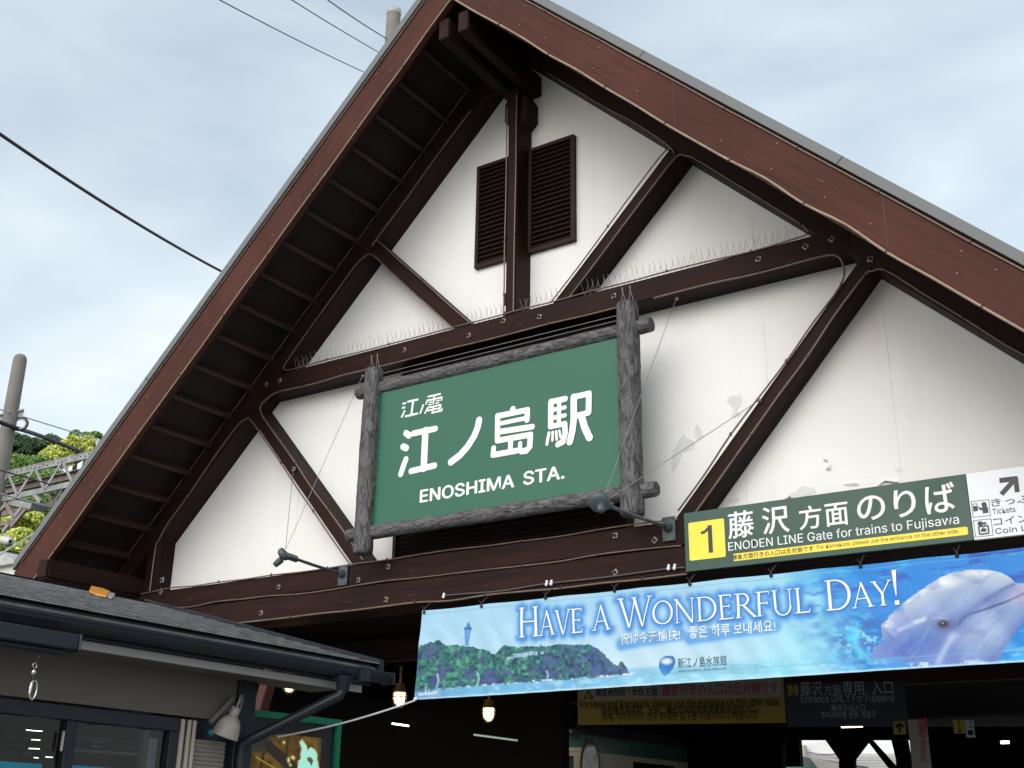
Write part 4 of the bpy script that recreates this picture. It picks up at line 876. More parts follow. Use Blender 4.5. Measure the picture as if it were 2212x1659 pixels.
for x, y in ((917, 1319), (1041, 1306), (1179, 1288), (1328, 1272.5), (1490.7, 1258), (1666, 1239), (1858.7, 1219), (2067, 1196)):
    p = on_b(x, y+1); q = warp(p); tm = MB()
    tm.tube([q+Vector((0, -.004, -.012)), q+Vector((.004, -.01, .01)), Vector((p.x+.012, -.012, 3.352))], .0055, 6); tm.tube([q+Vector((.005, -.008, .012)), q+Vector((.02, -.014, .045))], .003, 5); tm.tube([q+Vector((0, -.008, .012)), q+Vector((-.016, -.012, .04))], .003, 5)
    tm.lathe(q+Vector((0, -.002, -.012)), (0, -1, 0), [(0, .014), (.006, .013), (.012, .007), (.016, .001)], 10)
    tm.build('tie', CLIP, bn)

# the white cord that pulls the banner's lower corner to the shop's downpipe
CA = warp(on_b(899, 1510)); CBp = on_y(588, 1590, -1.2)
cord = [CA, on_y(860, 1526, -.32), on_y(800, 1545, -.55), on_y(740, 1562, -.75), on_y(680, 1576, -.95), on_y(620, 1588, -1.1), on_y(600, 1591, -1.16)]
co = MB().tube(smooth(cord), .0075, 8).build('cord', WHITE); tag(co, 'white cord from the banner corner to the dark drainpipe', 'cord')
MB().lathe(CA+Vector((.01, -.01, .01)), (-1, 0, -.3), [(-.02, .004), (-.01, .013), (.012, .014), (.02, .006)], 10).build('knot', WHITE, co)

# ================================================================== inside the hall
WARM = EM('lamp_glow', (1.0, 0.70, 0.30, 1), 6.0); COOL = EM('tube_glow', (0.95, 0.98, 0.92, 1), 5.0)
BRASS = M('brass_cage', (0.22, 0.13, 0.05), .45, metal=.6)
for n_, (x, y, lab) in enumerate(((626, 1474, 'lit bulkhead lamp in a cage below the shop gutter'), (863.5, 1506, 'lit bulkhead lamp in a cage beside the banner corner'), (1055.6, 1539, 'lit bulkhead lamp in a cage below the banner'))):
    p = on_y(x, y, (1.5, 2.8, 4.2)[n_]) - Vector((0, 0, .05))
    t = thing('bulkhead_lamp', lab, 'lamp', p, 'bulkhead lamps in the dark hall')
    MB().lathe(p+Vector((0, 0, .20)), (0, 0, -1), [(0, .06), (.03, .06), (.075, .075), (.1, .078), (.101, .05)], 16).build('holder', BRASS, t)
    MB().lathe(p+Vector((0, 0, .10)), (0, 0, -1), [(0, .066), (.06, .068), (.11, .056), (.145, .03), (.155, .001)], 16).build('glass', WARM, t)
    cg = MB()
    for k in range(4):
        a = k*math.pi/4; u = Vector((math.cos(a), math.sin(a), 0)); c0 = p+Vector((0, 0, .1))
        cg.tube([c0+u*.082, c0+u*.084-ZUP*.06, c0+u*.068-ZUP*.125, c0+u*.03-ZUP*.168, c0-ZUP*.175, c0-u*.03-ZUP*.168, c0-u*.068-ZUP*.125, c0-u*.084-ZUP*.06, c0-u*.082], .004, 5)
    cg.lathe(p+Vector((0, 0, .045)), ZUP, [(0, .082), (.006, .087), (.012, .082)], 20); cg.build('cage', CLIP, t)
    MB().tube([p+Vector((0, 0, .19)), p+Vector((0, 0, .40))], .015, 8).build('stem', BRASS, t)
def strip(label, a, b, mat, r=.022):
    a, b = Vector(a), Vector(b); t = thing('tube_light', label, 'lamp', a, 'tube lights in the dark hall')
    MB().tube([a, b], r, 8).build('tube', mat, t); MB().tube([a+Vector((0, 0, .05)), b+Vector((0, 0, .05))], r*1.6, 4).build('housing', BLACKROOM, t)
DIM = EM('tube_glow_dim', (0.62, 0.80, 0.72, 1), .28)
strip('short bright tube light deep in the hall under the banner corner', on_y(847, 1563, 4.5), on_y(883, 1568, 4.7), COOL, .011)
strip('long dim tube light deep in the hall below the banner', on_y(1023, 1587, 4.4), on_y(1118, 1599.5, 4.75), DIM, .012)
ww = on_y(1840, 1567, 9.0)
strip('small warm tube light under the dark fare sign', ww-Vector((.15, 0, 0)), ww+Vector((.15, 0, -.0)), WARM, .03)
ww = on_y(2171, 1603.5, 10.0); strip('small white light far right under the banner', ww-Vector((.055, 0, 0)), ww+Vector((.055, 0, 0)), COOL, .02)

# hanging signs, turned a little about the vertical
SPt = on_y(1248, 1530, 3.0); SN = Vector((0.281, -0.96, 0)).normalized(); SX = Vector((0.96, 0.281, 0))
def on_s(px, py, off=0.0): return on_plane(px, py, SPt + SN*off, SN)
def hang(name, label, px0, px1, pyt, pyb, mat, cat='sign', group=None, th=.03):
    a = on_s(px0, pyb); w = (on_s(px1, pyb)-a).dot(SX); h = on_s(px0, pyt).z-a.z
    t = thing(name, label, cat, a+SX*(w/2), group)
    MB().obox(a+SX*(w/2)+ZUP*(h/2)-SN*(th/2), SX, -SN, ZUP, w/2, th/2, h/2).build('panel', mat, t, bevel=.003)
    return t, a, w, h
def quad(par, px0, px1, pyt, pyb, mat, name, off=.0015):
    a = on_s(px0, pyb, off); w = (on_s(px1, pyb, off)-a).dot(SX); h = on_s(px0, pyt, off).z-a.z
    return MB().poly([a, a+SX*w, a+SX*w+ZUP*h, a+ZUP*h]).build(name, mat, par)
def stext(s, bl, br, h, mat, par, **k):
    a, b = on_s(*bl, .004), on_s(*br, .004); z = (a.z+b.z)/2; w = (b-a).dot(SX); a.z = z
    return put_text(s, a, a+SX*w, ZUP, h, mat, par, **k)
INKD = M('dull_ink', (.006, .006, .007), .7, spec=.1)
RED = M('sign_red', (0.16, 0.02, 0.035), .6, spec=.2); YELD = M('sign_yellow_shaded', (0.13, 0.10, 0.016), .7, vary=.1, spec=.2); DGREEN = M('sign_night_blue', (0.008, 0.013, 0.022), .6, spec=.2)  # hall sign colours darkened to stand in for the shade of the hall
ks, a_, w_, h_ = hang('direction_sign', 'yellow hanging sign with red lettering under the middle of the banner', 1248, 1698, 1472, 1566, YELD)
quad(ks, 1256, 1689, 1474, 1512, M('panel_white_shaded', (.13, .13, .13), .7, spec=.2), 'white_field')  # white field with the hall's shade put into its colour
tri = [on_s(x, y, .003) for x, y in ((1258.5, 1509.5), (1283, 1509.5), (1271, 1490))]
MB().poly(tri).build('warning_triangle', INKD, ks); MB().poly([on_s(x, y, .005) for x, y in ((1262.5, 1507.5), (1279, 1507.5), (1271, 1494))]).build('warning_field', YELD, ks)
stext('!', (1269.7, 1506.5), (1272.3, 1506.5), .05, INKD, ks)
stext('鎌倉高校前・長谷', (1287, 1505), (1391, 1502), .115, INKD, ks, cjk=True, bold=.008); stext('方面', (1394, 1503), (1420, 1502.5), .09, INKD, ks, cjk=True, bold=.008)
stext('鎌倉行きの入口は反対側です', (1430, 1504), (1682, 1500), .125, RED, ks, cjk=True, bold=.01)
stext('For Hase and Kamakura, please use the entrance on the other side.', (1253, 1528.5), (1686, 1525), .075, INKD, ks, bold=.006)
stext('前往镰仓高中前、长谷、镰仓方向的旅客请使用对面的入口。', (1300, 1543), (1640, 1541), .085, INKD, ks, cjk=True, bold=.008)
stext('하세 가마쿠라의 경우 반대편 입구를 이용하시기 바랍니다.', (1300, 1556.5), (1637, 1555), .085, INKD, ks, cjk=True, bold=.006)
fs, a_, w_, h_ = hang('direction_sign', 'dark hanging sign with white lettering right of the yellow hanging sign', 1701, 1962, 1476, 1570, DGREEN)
DW = M('sign_white_shaded', (0.15, 0.16, 0.17), .6, spec=.2)  # sign white lowered to grey in place of the hall's shade
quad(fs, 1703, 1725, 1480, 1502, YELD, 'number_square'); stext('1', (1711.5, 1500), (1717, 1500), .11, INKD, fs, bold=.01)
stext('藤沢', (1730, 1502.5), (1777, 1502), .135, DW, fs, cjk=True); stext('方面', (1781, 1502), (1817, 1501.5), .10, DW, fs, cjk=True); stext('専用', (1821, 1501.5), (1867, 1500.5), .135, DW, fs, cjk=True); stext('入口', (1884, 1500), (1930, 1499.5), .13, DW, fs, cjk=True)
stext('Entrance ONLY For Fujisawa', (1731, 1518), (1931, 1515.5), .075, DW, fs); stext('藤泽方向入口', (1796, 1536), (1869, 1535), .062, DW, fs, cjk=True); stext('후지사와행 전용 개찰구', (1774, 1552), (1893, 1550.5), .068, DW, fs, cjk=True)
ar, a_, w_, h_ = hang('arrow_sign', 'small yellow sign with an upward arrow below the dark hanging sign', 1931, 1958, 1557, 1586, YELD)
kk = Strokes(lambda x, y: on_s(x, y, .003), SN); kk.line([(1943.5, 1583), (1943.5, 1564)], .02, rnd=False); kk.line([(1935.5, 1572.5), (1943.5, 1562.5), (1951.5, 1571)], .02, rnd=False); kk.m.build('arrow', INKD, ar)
vs_, a_, w_, h_ = hang('upright_sign', 'white upright sign with red Kamakura lettering at the bottom of the photo', 1974, 2016, 1554, 1690, M('upright_white_shaded', (0.12, 0.12, 0.12), .7, spec=.2))  # white panel, its colour dimmed as if shaded by the hall
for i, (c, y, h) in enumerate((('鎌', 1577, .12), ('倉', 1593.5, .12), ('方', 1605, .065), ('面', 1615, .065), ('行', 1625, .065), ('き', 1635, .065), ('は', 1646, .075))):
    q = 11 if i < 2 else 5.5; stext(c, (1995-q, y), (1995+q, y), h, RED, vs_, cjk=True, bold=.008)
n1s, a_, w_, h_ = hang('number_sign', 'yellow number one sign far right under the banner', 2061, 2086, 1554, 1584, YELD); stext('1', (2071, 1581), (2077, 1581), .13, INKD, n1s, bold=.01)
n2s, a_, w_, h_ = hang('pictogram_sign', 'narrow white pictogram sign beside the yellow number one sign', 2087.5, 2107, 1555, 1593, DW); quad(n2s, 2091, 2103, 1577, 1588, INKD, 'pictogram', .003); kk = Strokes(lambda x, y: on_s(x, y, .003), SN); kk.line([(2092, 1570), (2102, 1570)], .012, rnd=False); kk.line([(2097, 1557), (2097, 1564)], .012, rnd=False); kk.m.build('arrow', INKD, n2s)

# ------------------------------------------------------------------ the train at the platform
TG = M('train_green', (0.030, 0.115, 0.085), .35, vary=.08, scale=2); TC = M('train_cream', (0.50, 0.44, 0.33), .4, vary=.05, scale=2); TT = M('train_roof', (0.05, 0.05, 0.05), .7); TGL = M('train_window', (0.012, 0.016, 0.020), .12); TRD = M('train_orange_line', (0.14, 0.06, 0.03), .5)
TX, TY0, TY1 = -6.0, 11.2, 29.0
ZR = on_x(1238, 1577, TX).z; TY0 = on_x(1238, 1577, TX).y
tr = thing('train', 'green and cream train standing at the platform deep under the roof', 'train', (TX-1.2, TY0, 0.0))
MB().prism([(TX, TY0, ZR-.05), (TX-.18, TY0, ZR+.18), (TX-.9, TY0, ZR+.28), (TX-1.5, TY0, ZR+.28), (TX-2.22, TY0, ZR+.18), (TX-2.4, TY0, ZR-.05)], (0, TY1-TY0, 0)).build('roof', TT, tr)
zc = on_x(1290, 1608, TX).z; zs = on_x(1290, 1625, TX).z
fr_ = MB()
# side: green above, cream below, front: chamfered cab face
fr_.box((TX-2.4, TY0+.35, zs), (TX, TY1, ZR-.05)); fr_.prism([(TX, TY0+.35, zs), (TX-.25, TY0, zs), (TX-2.15, TY0, zs), (TX-2.4, TY0+.35, zs)], (0, 0, ZR-.05-zs)); fr_.build('upper_body', TG, tr)
cr = MB(); cr.box((TX-2.4, TY0+.35, .9), (TX, TY1, zs-.002)); cr.prism([(TX, TY0+.35, .9), (TX-.25, TY0, .9), (TX-2.15, TY0, .9), (TX-2.4, TY0+.35, .9)], (0, 0, zs-.002-.9)); cr.build('lower_body', TC, tr)
def arch(y0, y1, z0, z1, r):
    P = [Vector((TX+.006, y0, z0)), Vector((TX+.006, y1, z0))]; c = (y0+y1)/2; rr_ = (y1-y0)/2
    return P+[Vector((TX+.006, c+rr_*math.cos(math.radians(a)), z1-r+r*math.sin(math.radians(a)))) for a in range(0, 181, 15)]
ya, yb_ = on_x(1256, 1640, TX).y, on_x(1292, 1640, TX).y; zt = on_x(1274, 1604, TX).z
g = 0.07; MB().prism(arch(ya-g, yb_+g, 1.6, zt+g, .5), (.004, 0, 0)).build('door_surround', TRD, tr)
dd = MB().prism([p+Vector((.006, 0, 0)) for p in arch(ya, yb_, 1.6, zt, .42)], (.006, 0, 0)).build('door_window', TGL, tr)
for k in range(4):
    y = on_x(1352, 1640, TX).y + k*2.6; box('window', (TX-.01, y+.3, 1.9), (TX+.008, y+2.1, zs-.1), TGL, tr)
cA_, cB_ = Vector((TX, TY0+.35, 0)), Vector((TX-.25, TY0, 0)); cn = Vector((.35, -.25, 0)).normalized()
def cq(t0, t1, z0, z1, o): return [cA_.lerp(cB_, t)+ZUP*z+cn*o for t, z in ((t1, z0), (t0, z0), (t0, z1), (t1, z1))]
MB().prism(cq(.45, 1.0, 1.5, zs-.10, .002), cn*.006).build('cab_window', TGL, tr); MB().prism(cq(0, 1.0, zs-.02, zs+.05, .002), cn*.008).build('trim_line', TC, tr)
lp_ = on_x(1572.5, 1652.5, TX); MB().lathe(lp_, (1, 0, 0), [(0, .05), (.05, .045), (.06, .002)], 12).build('side_lamp', EM('red_glow', (1, .05, .06, 1), 3.0), tr)

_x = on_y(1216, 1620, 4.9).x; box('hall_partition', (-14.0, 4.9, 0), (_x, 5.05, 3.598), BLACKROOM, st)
# ------------------------------------------------------------------ rear of the hall: fascia, props, what is seen through the gap
BKY = 16.0
def bk(px, py): return on_y(px, py, BKY)
zf = bk(1840, 1598).z
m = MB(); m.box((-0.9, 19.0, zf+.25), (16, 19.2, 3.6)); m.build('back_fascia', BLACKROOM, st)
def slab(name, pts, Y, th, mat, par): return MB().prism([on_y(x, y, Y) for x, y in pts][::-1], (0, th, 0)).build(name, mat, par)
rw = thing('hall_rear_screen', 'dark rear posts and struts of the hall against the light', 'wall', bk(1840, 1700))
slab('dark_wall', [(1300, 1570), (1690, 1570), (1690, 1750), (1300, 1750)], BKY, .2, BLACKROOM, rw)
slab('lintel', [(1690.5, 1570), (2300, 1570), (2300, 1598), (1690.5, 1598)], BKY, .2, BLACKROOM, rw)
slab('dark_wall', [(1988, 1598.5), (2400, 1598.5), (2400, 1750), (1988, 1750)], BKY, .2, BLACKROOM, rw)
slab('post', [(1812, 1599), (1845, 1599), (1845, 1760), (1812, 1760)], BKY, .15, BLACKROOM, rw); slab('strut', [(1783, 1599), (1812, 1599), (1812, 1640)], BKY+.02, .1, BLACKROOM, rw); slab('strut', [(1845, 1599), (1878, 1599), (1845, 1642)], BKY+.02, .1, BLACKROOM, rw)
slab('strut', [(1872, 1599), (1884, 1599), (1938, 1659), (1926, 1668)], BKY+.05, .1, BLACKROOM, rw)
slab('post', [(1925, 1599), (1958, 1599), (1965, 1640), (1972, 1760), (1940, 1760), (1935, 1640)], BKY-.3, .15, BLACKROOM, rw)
# far buildings seen through the gap
FW = M('far_white_wall', (0.70, 0.72, 0.74), .7); FR = M('far_pale_roof', (0.62, 0.63, 0.64), .5); FG = M('far_grey_wall', (0.30, 0.28, 0.26), .8)
def farp(px, py, Y=42.0): return on_y(px, py, Y)
fb = thing('far_building', 'white building with a pale roof seen through the gap behind the hall', 'building', farp(1760, 1700))
MB().prism([farp(x, y) for x, y in ((1640, 1608), (1735, 1606), (1735, 1740), (1640, 1740))][::-1], (0, 6, 0)).build('wall', FW, fb)
MB().prism([farp(x, y, 41.5) for x, y in ((1735, 1606), (1790, 1600), (1830, 1640), (1740, 1622))][::-1], (0, 3, 0)).build('roof', FR, fb)
MB().prism([farp(x, y, 41.6) for x, y in ((1739, 1622.5), (2010, 1622.5), (2010, 1740), (1739, 1740))][::-1], (0, 6, 0)).build('wall', FW, fb)
for k in range(5): MB().prism([farp(x, y, 41.4) for x, y in ((1739, 1628+k*7), (2010, 1628+k*7), (2010, 1629+k*7), (1739, 1629+k*7))][::-1], (0, .1, 0)).build('siding_joint', FG, fb)
w0 = farp(1727, 1640, 41.0); box('air_conditioner', (w0.x-.25, 40.9, w0.z), (w0.x+.25, 41.3, w0.z+.55), CREAM, fb)
pw = thing('platform_parapet', 'grey concrete parapet seen low through the gap behind the hall', 'wall', on_y(1750, 1690, 24))
MB().prism([on_y(x, y, 24.0) for x, y in ((1690, 1628), (1700, 1626), (1812, 1650), (1812, 1672), (1690, 1650))][::-1], (0, .4, 0)).build('wall', FG, pw)
MB().prism([on_y(x, y, 23.8) for x, y in ((1690, 1650.5), (1830, 1676), (1830, 1684), (1690, 1660))][::-1], (0, .5, 0)).build('green_band', TG, pw)

# ================================================================== the little shop on the left
SO = Vector((-.38, -1.167, 0)); SA = Vector((-.085, -.9964, 0)).normalized(); SW = Vector((.9964, -.085, 0)).normalized()
def sp(u, w, z, k=.018): return SO + SA*u + SW*w + ZUP*(z + k*(u-1.5))
def on_w(px, py, w): return on_plane(px, py, SO+SW*w, SW)
def uwz(P): d = P-SO; return d.dot(SA), d.dot(SW), P.z
sh = thing('kiosk', 'low navy kiosk with a dark ribbed roof and grey soffit beside the station', 'building', SO+SA*2-SW*.5)
def sprism(poly, u0, u1): return MB().prism([sp(u0, w, z) for w, z in poly], sp(u1, 0, 0)-sp(u0, 0, 0))
def sbox(name, u0, u1, w0, w1, z0, z1, mat, par=None, bevel=.004):
    m = MB(); P = [sp(u, w, z) for z in (z0, z1) for (u, w) in ((u0, w0), (u1, w0), (u1, w1), (u0, w1))]
    m.add(P, [(3, 2, 1, 0), (4, 5, 6, 7), (0, 1, 5, 4), (1, 2, 6, 5), (2, 3, 7, 6), (3, 0, 4, 7)]); return m.build(name, mat, par or sh, bevel=bevel)
U1 = 6.5
rm = MB(); nr = 14; dw = 3.05/nr; PT = .25; du = sp(U1, 0, 0)-sp(-.02, 0, 0)
for i in range(nr):
    w0, z0 = .03-i*dw, 2.705+PT*i*dw
    rm.prism([sp(-.02, w0, z0), sp(-.02, w0+.002, z0-.008), sp(-.02, w0-dw-.02, z0-.004), sp(-.02, w0-dw-.02, z0+.006)], du)
rm.prism([sp(-.02, -.01, 2.672), sp(-.02, -.01, 2.655), sp(-.02, -3.03, 2.655+.755), sp(-.02, -3.03, 2.672+.755)], du)
ROOFM = M('ribbed_roof', (0.17, 0.178, 0.185), .5, vary=.5, scale=9, bump=.5, bscale=25, stretch=(1, 1, 1), spec=.6)
rm.build('roof', ROOFM, sh)
MB().prism([sp(-.065, .035, 2.73), sp(-.065, .035, 2.61), sp(-.065, -3.06, 2.61+.77), sp(-.065, -3.06, 2.73+.77)], sp(-.02, 0, 0)-sp(-.066, 0, 0)).build('verge_trim', NAVY, sh)
sprism([(-3.05, 3.44), (-3.0, 3.47), (-3.12, 3.47), (-3.16, 3.42)], -.06, U1).build('ridge_cap', NAVY, sh)
sbox('fascia', 0, U1, -.045, -.015, 2.54, 2.69, NAVY)
gut = []
for k in range(9): a = math.pi+math.pi*k/8; gut.append((.055+.062*math.cos(a), 2.615+.062*math.sin(a)))
gut += [(.123, 2.615), (.123, 2.632), (.105, 2.632), (.105, 2.612)]; gut += [(.055+.05*math.cos(2*math.pi-math.pi*k/8), 2.612+.05*math.sin(2*math.pi-math.pi*k/8)) for k in range(1, 8)] + [(-.007, 2.632)]
sprism(gut, -.09, U1).build('gutter', NAVY, sh)
sprism([(-.008+.002, 2.545), (.128, 2.545), (.128, 2.638), (-.006, 2.638)], .16, .26).build('gutter_joint', NAVY, sh)
sbox('gutter_cap', -.1, -.088, -.01, .125, 2.55, 2.636, NAVY)
sbox('pale_board', .04, U1, -.10, -.075, 2.488, 2.54, PALE)
sbox('soffit', .1, U1, -.55, -.102, 2.51, 2.535, TAUPE)
# taupe bulkhead with its cut corner
bw = [sp(u, -.5, z) for u, z in ((U1, 2.215), (U1, 2.51), (.86, 2.51), (.85, 2.315), (1.05, 2.222))]
MB().prism(bw[::-1], SW*-.03).build('bulkhead', TAUPE, sh)
sbox('column', .70, .86, -.62, -.47, 0.0, 2.53, NAVY)
sbox('back_panel', .861, 1.19, -.56, -.535, 1.0, 2.50, NAVY)
sbox('frame_head', 1.19, U1, -.56, -.49, 2.118, 2.205, NAVY)
SHUT = M('shutter_slats', (0.27, 0.25, 0.22), .5, vary=.1)
sm = MB()
for i in range(26):
    z = 2.07-i*.028; P = [sp(u, w, zz) for u, w, zz in ((.905, -.52, z+.013), (1.165, -.52, z+.013), (1.165, -.505, z-.006), (.905, -.505, z-.006), (.905, -.52, z-.015), (1.165, -.52, z-.015))]
    sm.add(P, [(0, 1, 2, 3), (3, 2, 5, 4)])
sm.build('roller_shutter', SHUT, sh)
for u in (1.19, 1.232, 1.285): sbox('door_stile', u, u+.026, -.50, -.475, .2, 2.20, CREAM)
sbox('door_leaf', 1.191, 1.31, -.53, -.505, .2, 2.195, M('door_dim', (.12, .105, .09), .5))
# windows: mullions, panes, shelves behind
sbox('window_post', 1.312, 1.385, -.56, -.49, .9, 2.117, NAVY); sbox('window_post', 2.08, 2.15, -.56, -.485, .9, 2.117, NAVY)
for u0, u1 in ((1.386, 2.079), (2.151, 3.4)):
    g = sbox('window_pane', u0, u1, -.535, -.531, 1.0, 2.116, GLASS, bevel=0)
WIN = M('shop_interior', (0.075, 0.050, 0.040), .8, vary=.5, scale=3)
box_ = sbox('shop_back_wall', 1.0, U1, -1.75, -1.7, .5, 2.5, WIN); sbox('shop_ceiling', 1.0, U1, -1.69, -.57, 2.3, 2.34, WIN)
sbox('inner_post', 1.485, 1.53, -.62, -.57, .9, 2.11, M('taupe_post', (.16, .135, .11), .6)); sbox('wired_glass', 1.405, 1.475, -.60, -.59, .9, 2.07, M('wired_glass_m', (.34, .37, .38), .3, vary=.2, scale=20))
sbox('handle_strip', 2.162, 2.175, -.50, -.478, 1.93, 2.05, PALE)
TEAL = M('teal_film', S(20, 128, 158), .4)
zt1_, zt2_ = uwz(on_w(60, 1648.5, -.526))[2]-.018*(uwz(on_w(60, 1648.5, -.526))[0]-1.5), uwz(on_w(200, 1656, -.526))[2]-.018*(uwz(on_w(200, 1656, -.526))[0]-1.5)
sbox('teal_film', 2.26, 3.2, -.528, -.524, 1.6, zt1_, TEAL, bevel=0); sbox('teal_film', 1.60, 2.07, -.528, -.524, 1.6, zt2_, TEAL, bevel=0)
stq = [on_w(x, y, -.530) for x, y in ((446, 1582), (455, 1575), (464, 1583), (455, 1590.5))]; MB().prism(stq[::-1], SW*.004).build('blue_sticker', TEAL, sh)
# goods on the shelves
rs = random.Random(9); cols = [(.25, .22, .2), (.06, .05, .10), (.22, .18, .12), (.05, .12, .09), (.3, .3, .3), (.12, .05, .04), (.05, .09, .14)]
SHW = -1.2
def shp(x, y, w=SHW): return on_w(x, y, w)
def flat(name, x0, x1, y0, y1, mat, th=.1, par=sh):
    a, c, d = shp(x0, y1), shp(x1, y1), shp(x1, y0); X = (c-a); X.z = 0; m = MB(); m.prism([a, a+X, a+X+ZUP*(d.z-c.z), a+ZUP*(d.z-c.z)][::-1], SW*-th); return m.build(name, mat, par, bevel=.003)
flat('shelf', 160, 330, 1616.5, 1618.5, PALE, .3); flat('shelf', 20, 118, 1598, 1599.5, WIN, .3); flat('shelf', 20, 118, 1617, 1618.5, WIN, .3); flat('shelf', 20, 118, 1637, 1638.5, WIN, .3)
flat('inner_wood_post', 120, 133, 1560, 1680, M('wood_post', (.15, .09, .05), .6, vary=.2), .05)
DKB = M('navy_box', (.02, .025, .06), .6)
for lab, x0, x1, y0, y1, c in (('stack of navy boxes with white edges on the kiosk shelf', 197, 221, 1600, 1616, (.025, .022, .05)), ('dark blue carton next to the navy boxes on the kiosk shelf', 222, 246, 1599, 1616, (.02, .035, .07)), ('beige carton on the kiosk shelf', 247, 272, 1600, 1616, (.16, .13, .10)), ('grey green crate on the kiosk shelf below the window head', 276, 306, 1599, 1616, (.09, .11, .10))):
    o = flat('carton', x0, x1, y0, y1, M('carton_%d' % x0, c, .6), .12, None); tag(o, lab, 'box')
    if x0 == 197:
        for y in (1600.5, 1610): flat('white_edge', x0+.3, x1-.3, y, y+2.4, WHITE, -.004, o)
o = flat('paper_bag', 183, 244, 1591.5, 1598.5, M('pale_wrap', (.2, .2, .2), .6), .1, None); tag(o, 'long pale parcel lying on top of the boxes in the kiosk', 'parcel')
for k, (x, y) in enumerate(((32, 1590), (60, 1588), (92, 1591), (40, 1609), (100, 1610), (30, 1629), (58, 1628), (96, 1630))):
    o = flat('goods_pack', x-7, x+8, y-6-(k % 3), y+8, M('pack_%d' % (k % 4), ((.10, .03, .025), (.04, .06, .04), (.09, .075, .05), (.03, .035, .05))[k % 4], .6, vary=.3, scale=30), .08, None)
    tag(o, 'small dim goods pack on the dark shelves behind the left kiosk window', 'pack', 'goods packs on the dark kiosk shelves')
GL = EM('shelf_glow', (1, .93, .8, 1), 3.0)
for x0, x1, y in ((525, 690, 1052), (428, 520, 1040), (515, 655, 1198), (470, 648, 1342), (555, 625, 1490), (745, 860, 1480)):
    MB().tube([on_w(x0*.13225, 1439.5+(y-2)*.13225, -1.0), on_w(x1*.13225, 1439.5+(y+6)*.13225, -1.0)], .0035, 6).build('shelf_light', GL, sh)
# drainpipe
pp = [sp(.36, .055, 2.56), sp(.36, .055, 2.47), sp(.375, .04, 2.425)]; e1 = on_w(525, 1606, -.42); pp += [sp(.43, -.02, 2.385), pp[2].lerp(e1, .9), e1, e1+Vector((0, 0, -.08))+SW*-.01, e1+Vector((0, 0, -1.4))+SW*-.01]
MB().tube(pp, .038, 14).build('drainpipe', NAVY, sh)
MB().lathe(sp(.36, .055, 2.56), (0, 0, -1), [(0, .075), (.02, .07), (.05, .05), (.09, .047), (.1, .04)], 16).build('outlet', NAVY, sh)
# grey ribbed hose beside the bulkhead
h0, h1 = on_w(503, 1509, -.47), on_w(455, 1561, -.47); n = 60
MB().tube([h0.lerp(h1, i/n) for i in range(n+1)], [.019+.004*math.sin(i*2.1) for i in range(n+1)], 12).build('ribbed_hose', M('hose_grey', (.17, .165, .16), .6), sh)
# white bell lamp
bl = thing('bell_lamp', 'white enamel bell lamp hanging from a bracket on the kiosk column', 'lamp', on_w(511, 1527, -.30))
top = on_w(511, 1529, -.30); vd = (top-CAM).normalized(); rim = on_plane(485.5, 1590, top+vd*.012, vd); ax = (rim-top).normalized(); ln = (rim-top).length
ENAM = M('aged_enamel', (0.29, 0.27, 0.235), .4, vary=.32, scale=9); q_ = .70
MB().lathe(top, ax, [(-.004, .001), (-.003, .03), (.05, .034), (.055, .03), (.058, .036), (.075, .056), (.105, .075), (.14, .085), (ln-.008, .092), (ln, .096), (ln+.003, .094), (ln-.004, .089), (.13, .08), (.08, .045)], 32).build('shade', ENAM, bl)
MB().tube(smooth([sp(.85, -.46, 2.30), sp(.88, -.40, 2.37), sp(.95, -.33, 2.385), top-ax*.05, top]), .009, 8).build('bracket', M('grey_bracket', (.2, .2, .2), .4), bl)
# awning case, bar, swivel hook and carabiner
aw = thing('awning_case', 'dark folded awning case with a roller bar under the kiosk gutter', 'awning', sp(3, .15, 2.45))
def abox(name, u0, u1, w0, w1, z0, z1, mat): return sbox(name, u0, u1, w0, w1, z0, z1, mat, aw, .008)
abox('case', 2.60, 5.0, .125, .25, 2.425, 2.515, NAVY); abox('end_cap', 2.585, 2.60, .12, .255, 2.42, 2.52, NAVY)
MB().tube([sp(2.66, .19, 2.412), sp(5.0, .19, 2.412)], .02, 14).build('roller_bar', NAVY, aw)
CHROME = M('chrome', (.6, .58, .55), .18, metal=1.0, vary=.05)
ch = thing('carabiner_hook', 'chrome carabiner and swivel hanging from the awning bar', 'hook', on_w(70, 1508, .19))
def cw(x, y): return on_w(x, y, .19)
MB().tube(smooth([cw(86, 1416), cw(82, 1424), cw(76, 1432)]), .006, 6).build('cord', CLIP, ch)
MB().tube([cw(75+4*math.cos(a), 1438+6*math.sin(a)) for a in [2*math.pi*i/14 for i in range(15)]], .003, 6).build('ring', CHROME, ch)
MB().lathe(cw(73.5, 1445), (0, 0, -1), [(0, .004), (.002, .014), (.02, .016), (.034, .012), (.036, .004)], 12).build('swivel', CHROME, ch)
MB().tube([cw(73, 1453), cw(72, 1469)], .012, 8).build('strap', CLIP, ch)
MB().tube([cw(70.5+7.5*math.cos(a)*(1 if abs(math.sin(a)) < .8 else .9)-3*math.sin(a)+1, 1490+21*math.sin(a)) for a in [2*math.pi*i/26 for i in range(27)]], .0055, 8).build('carabiner', CHROME, ch)
MB().tube([cw(69, 1477.5), cw(63.5, 1497)], .007, 8).build('gate', CHROME, ch)
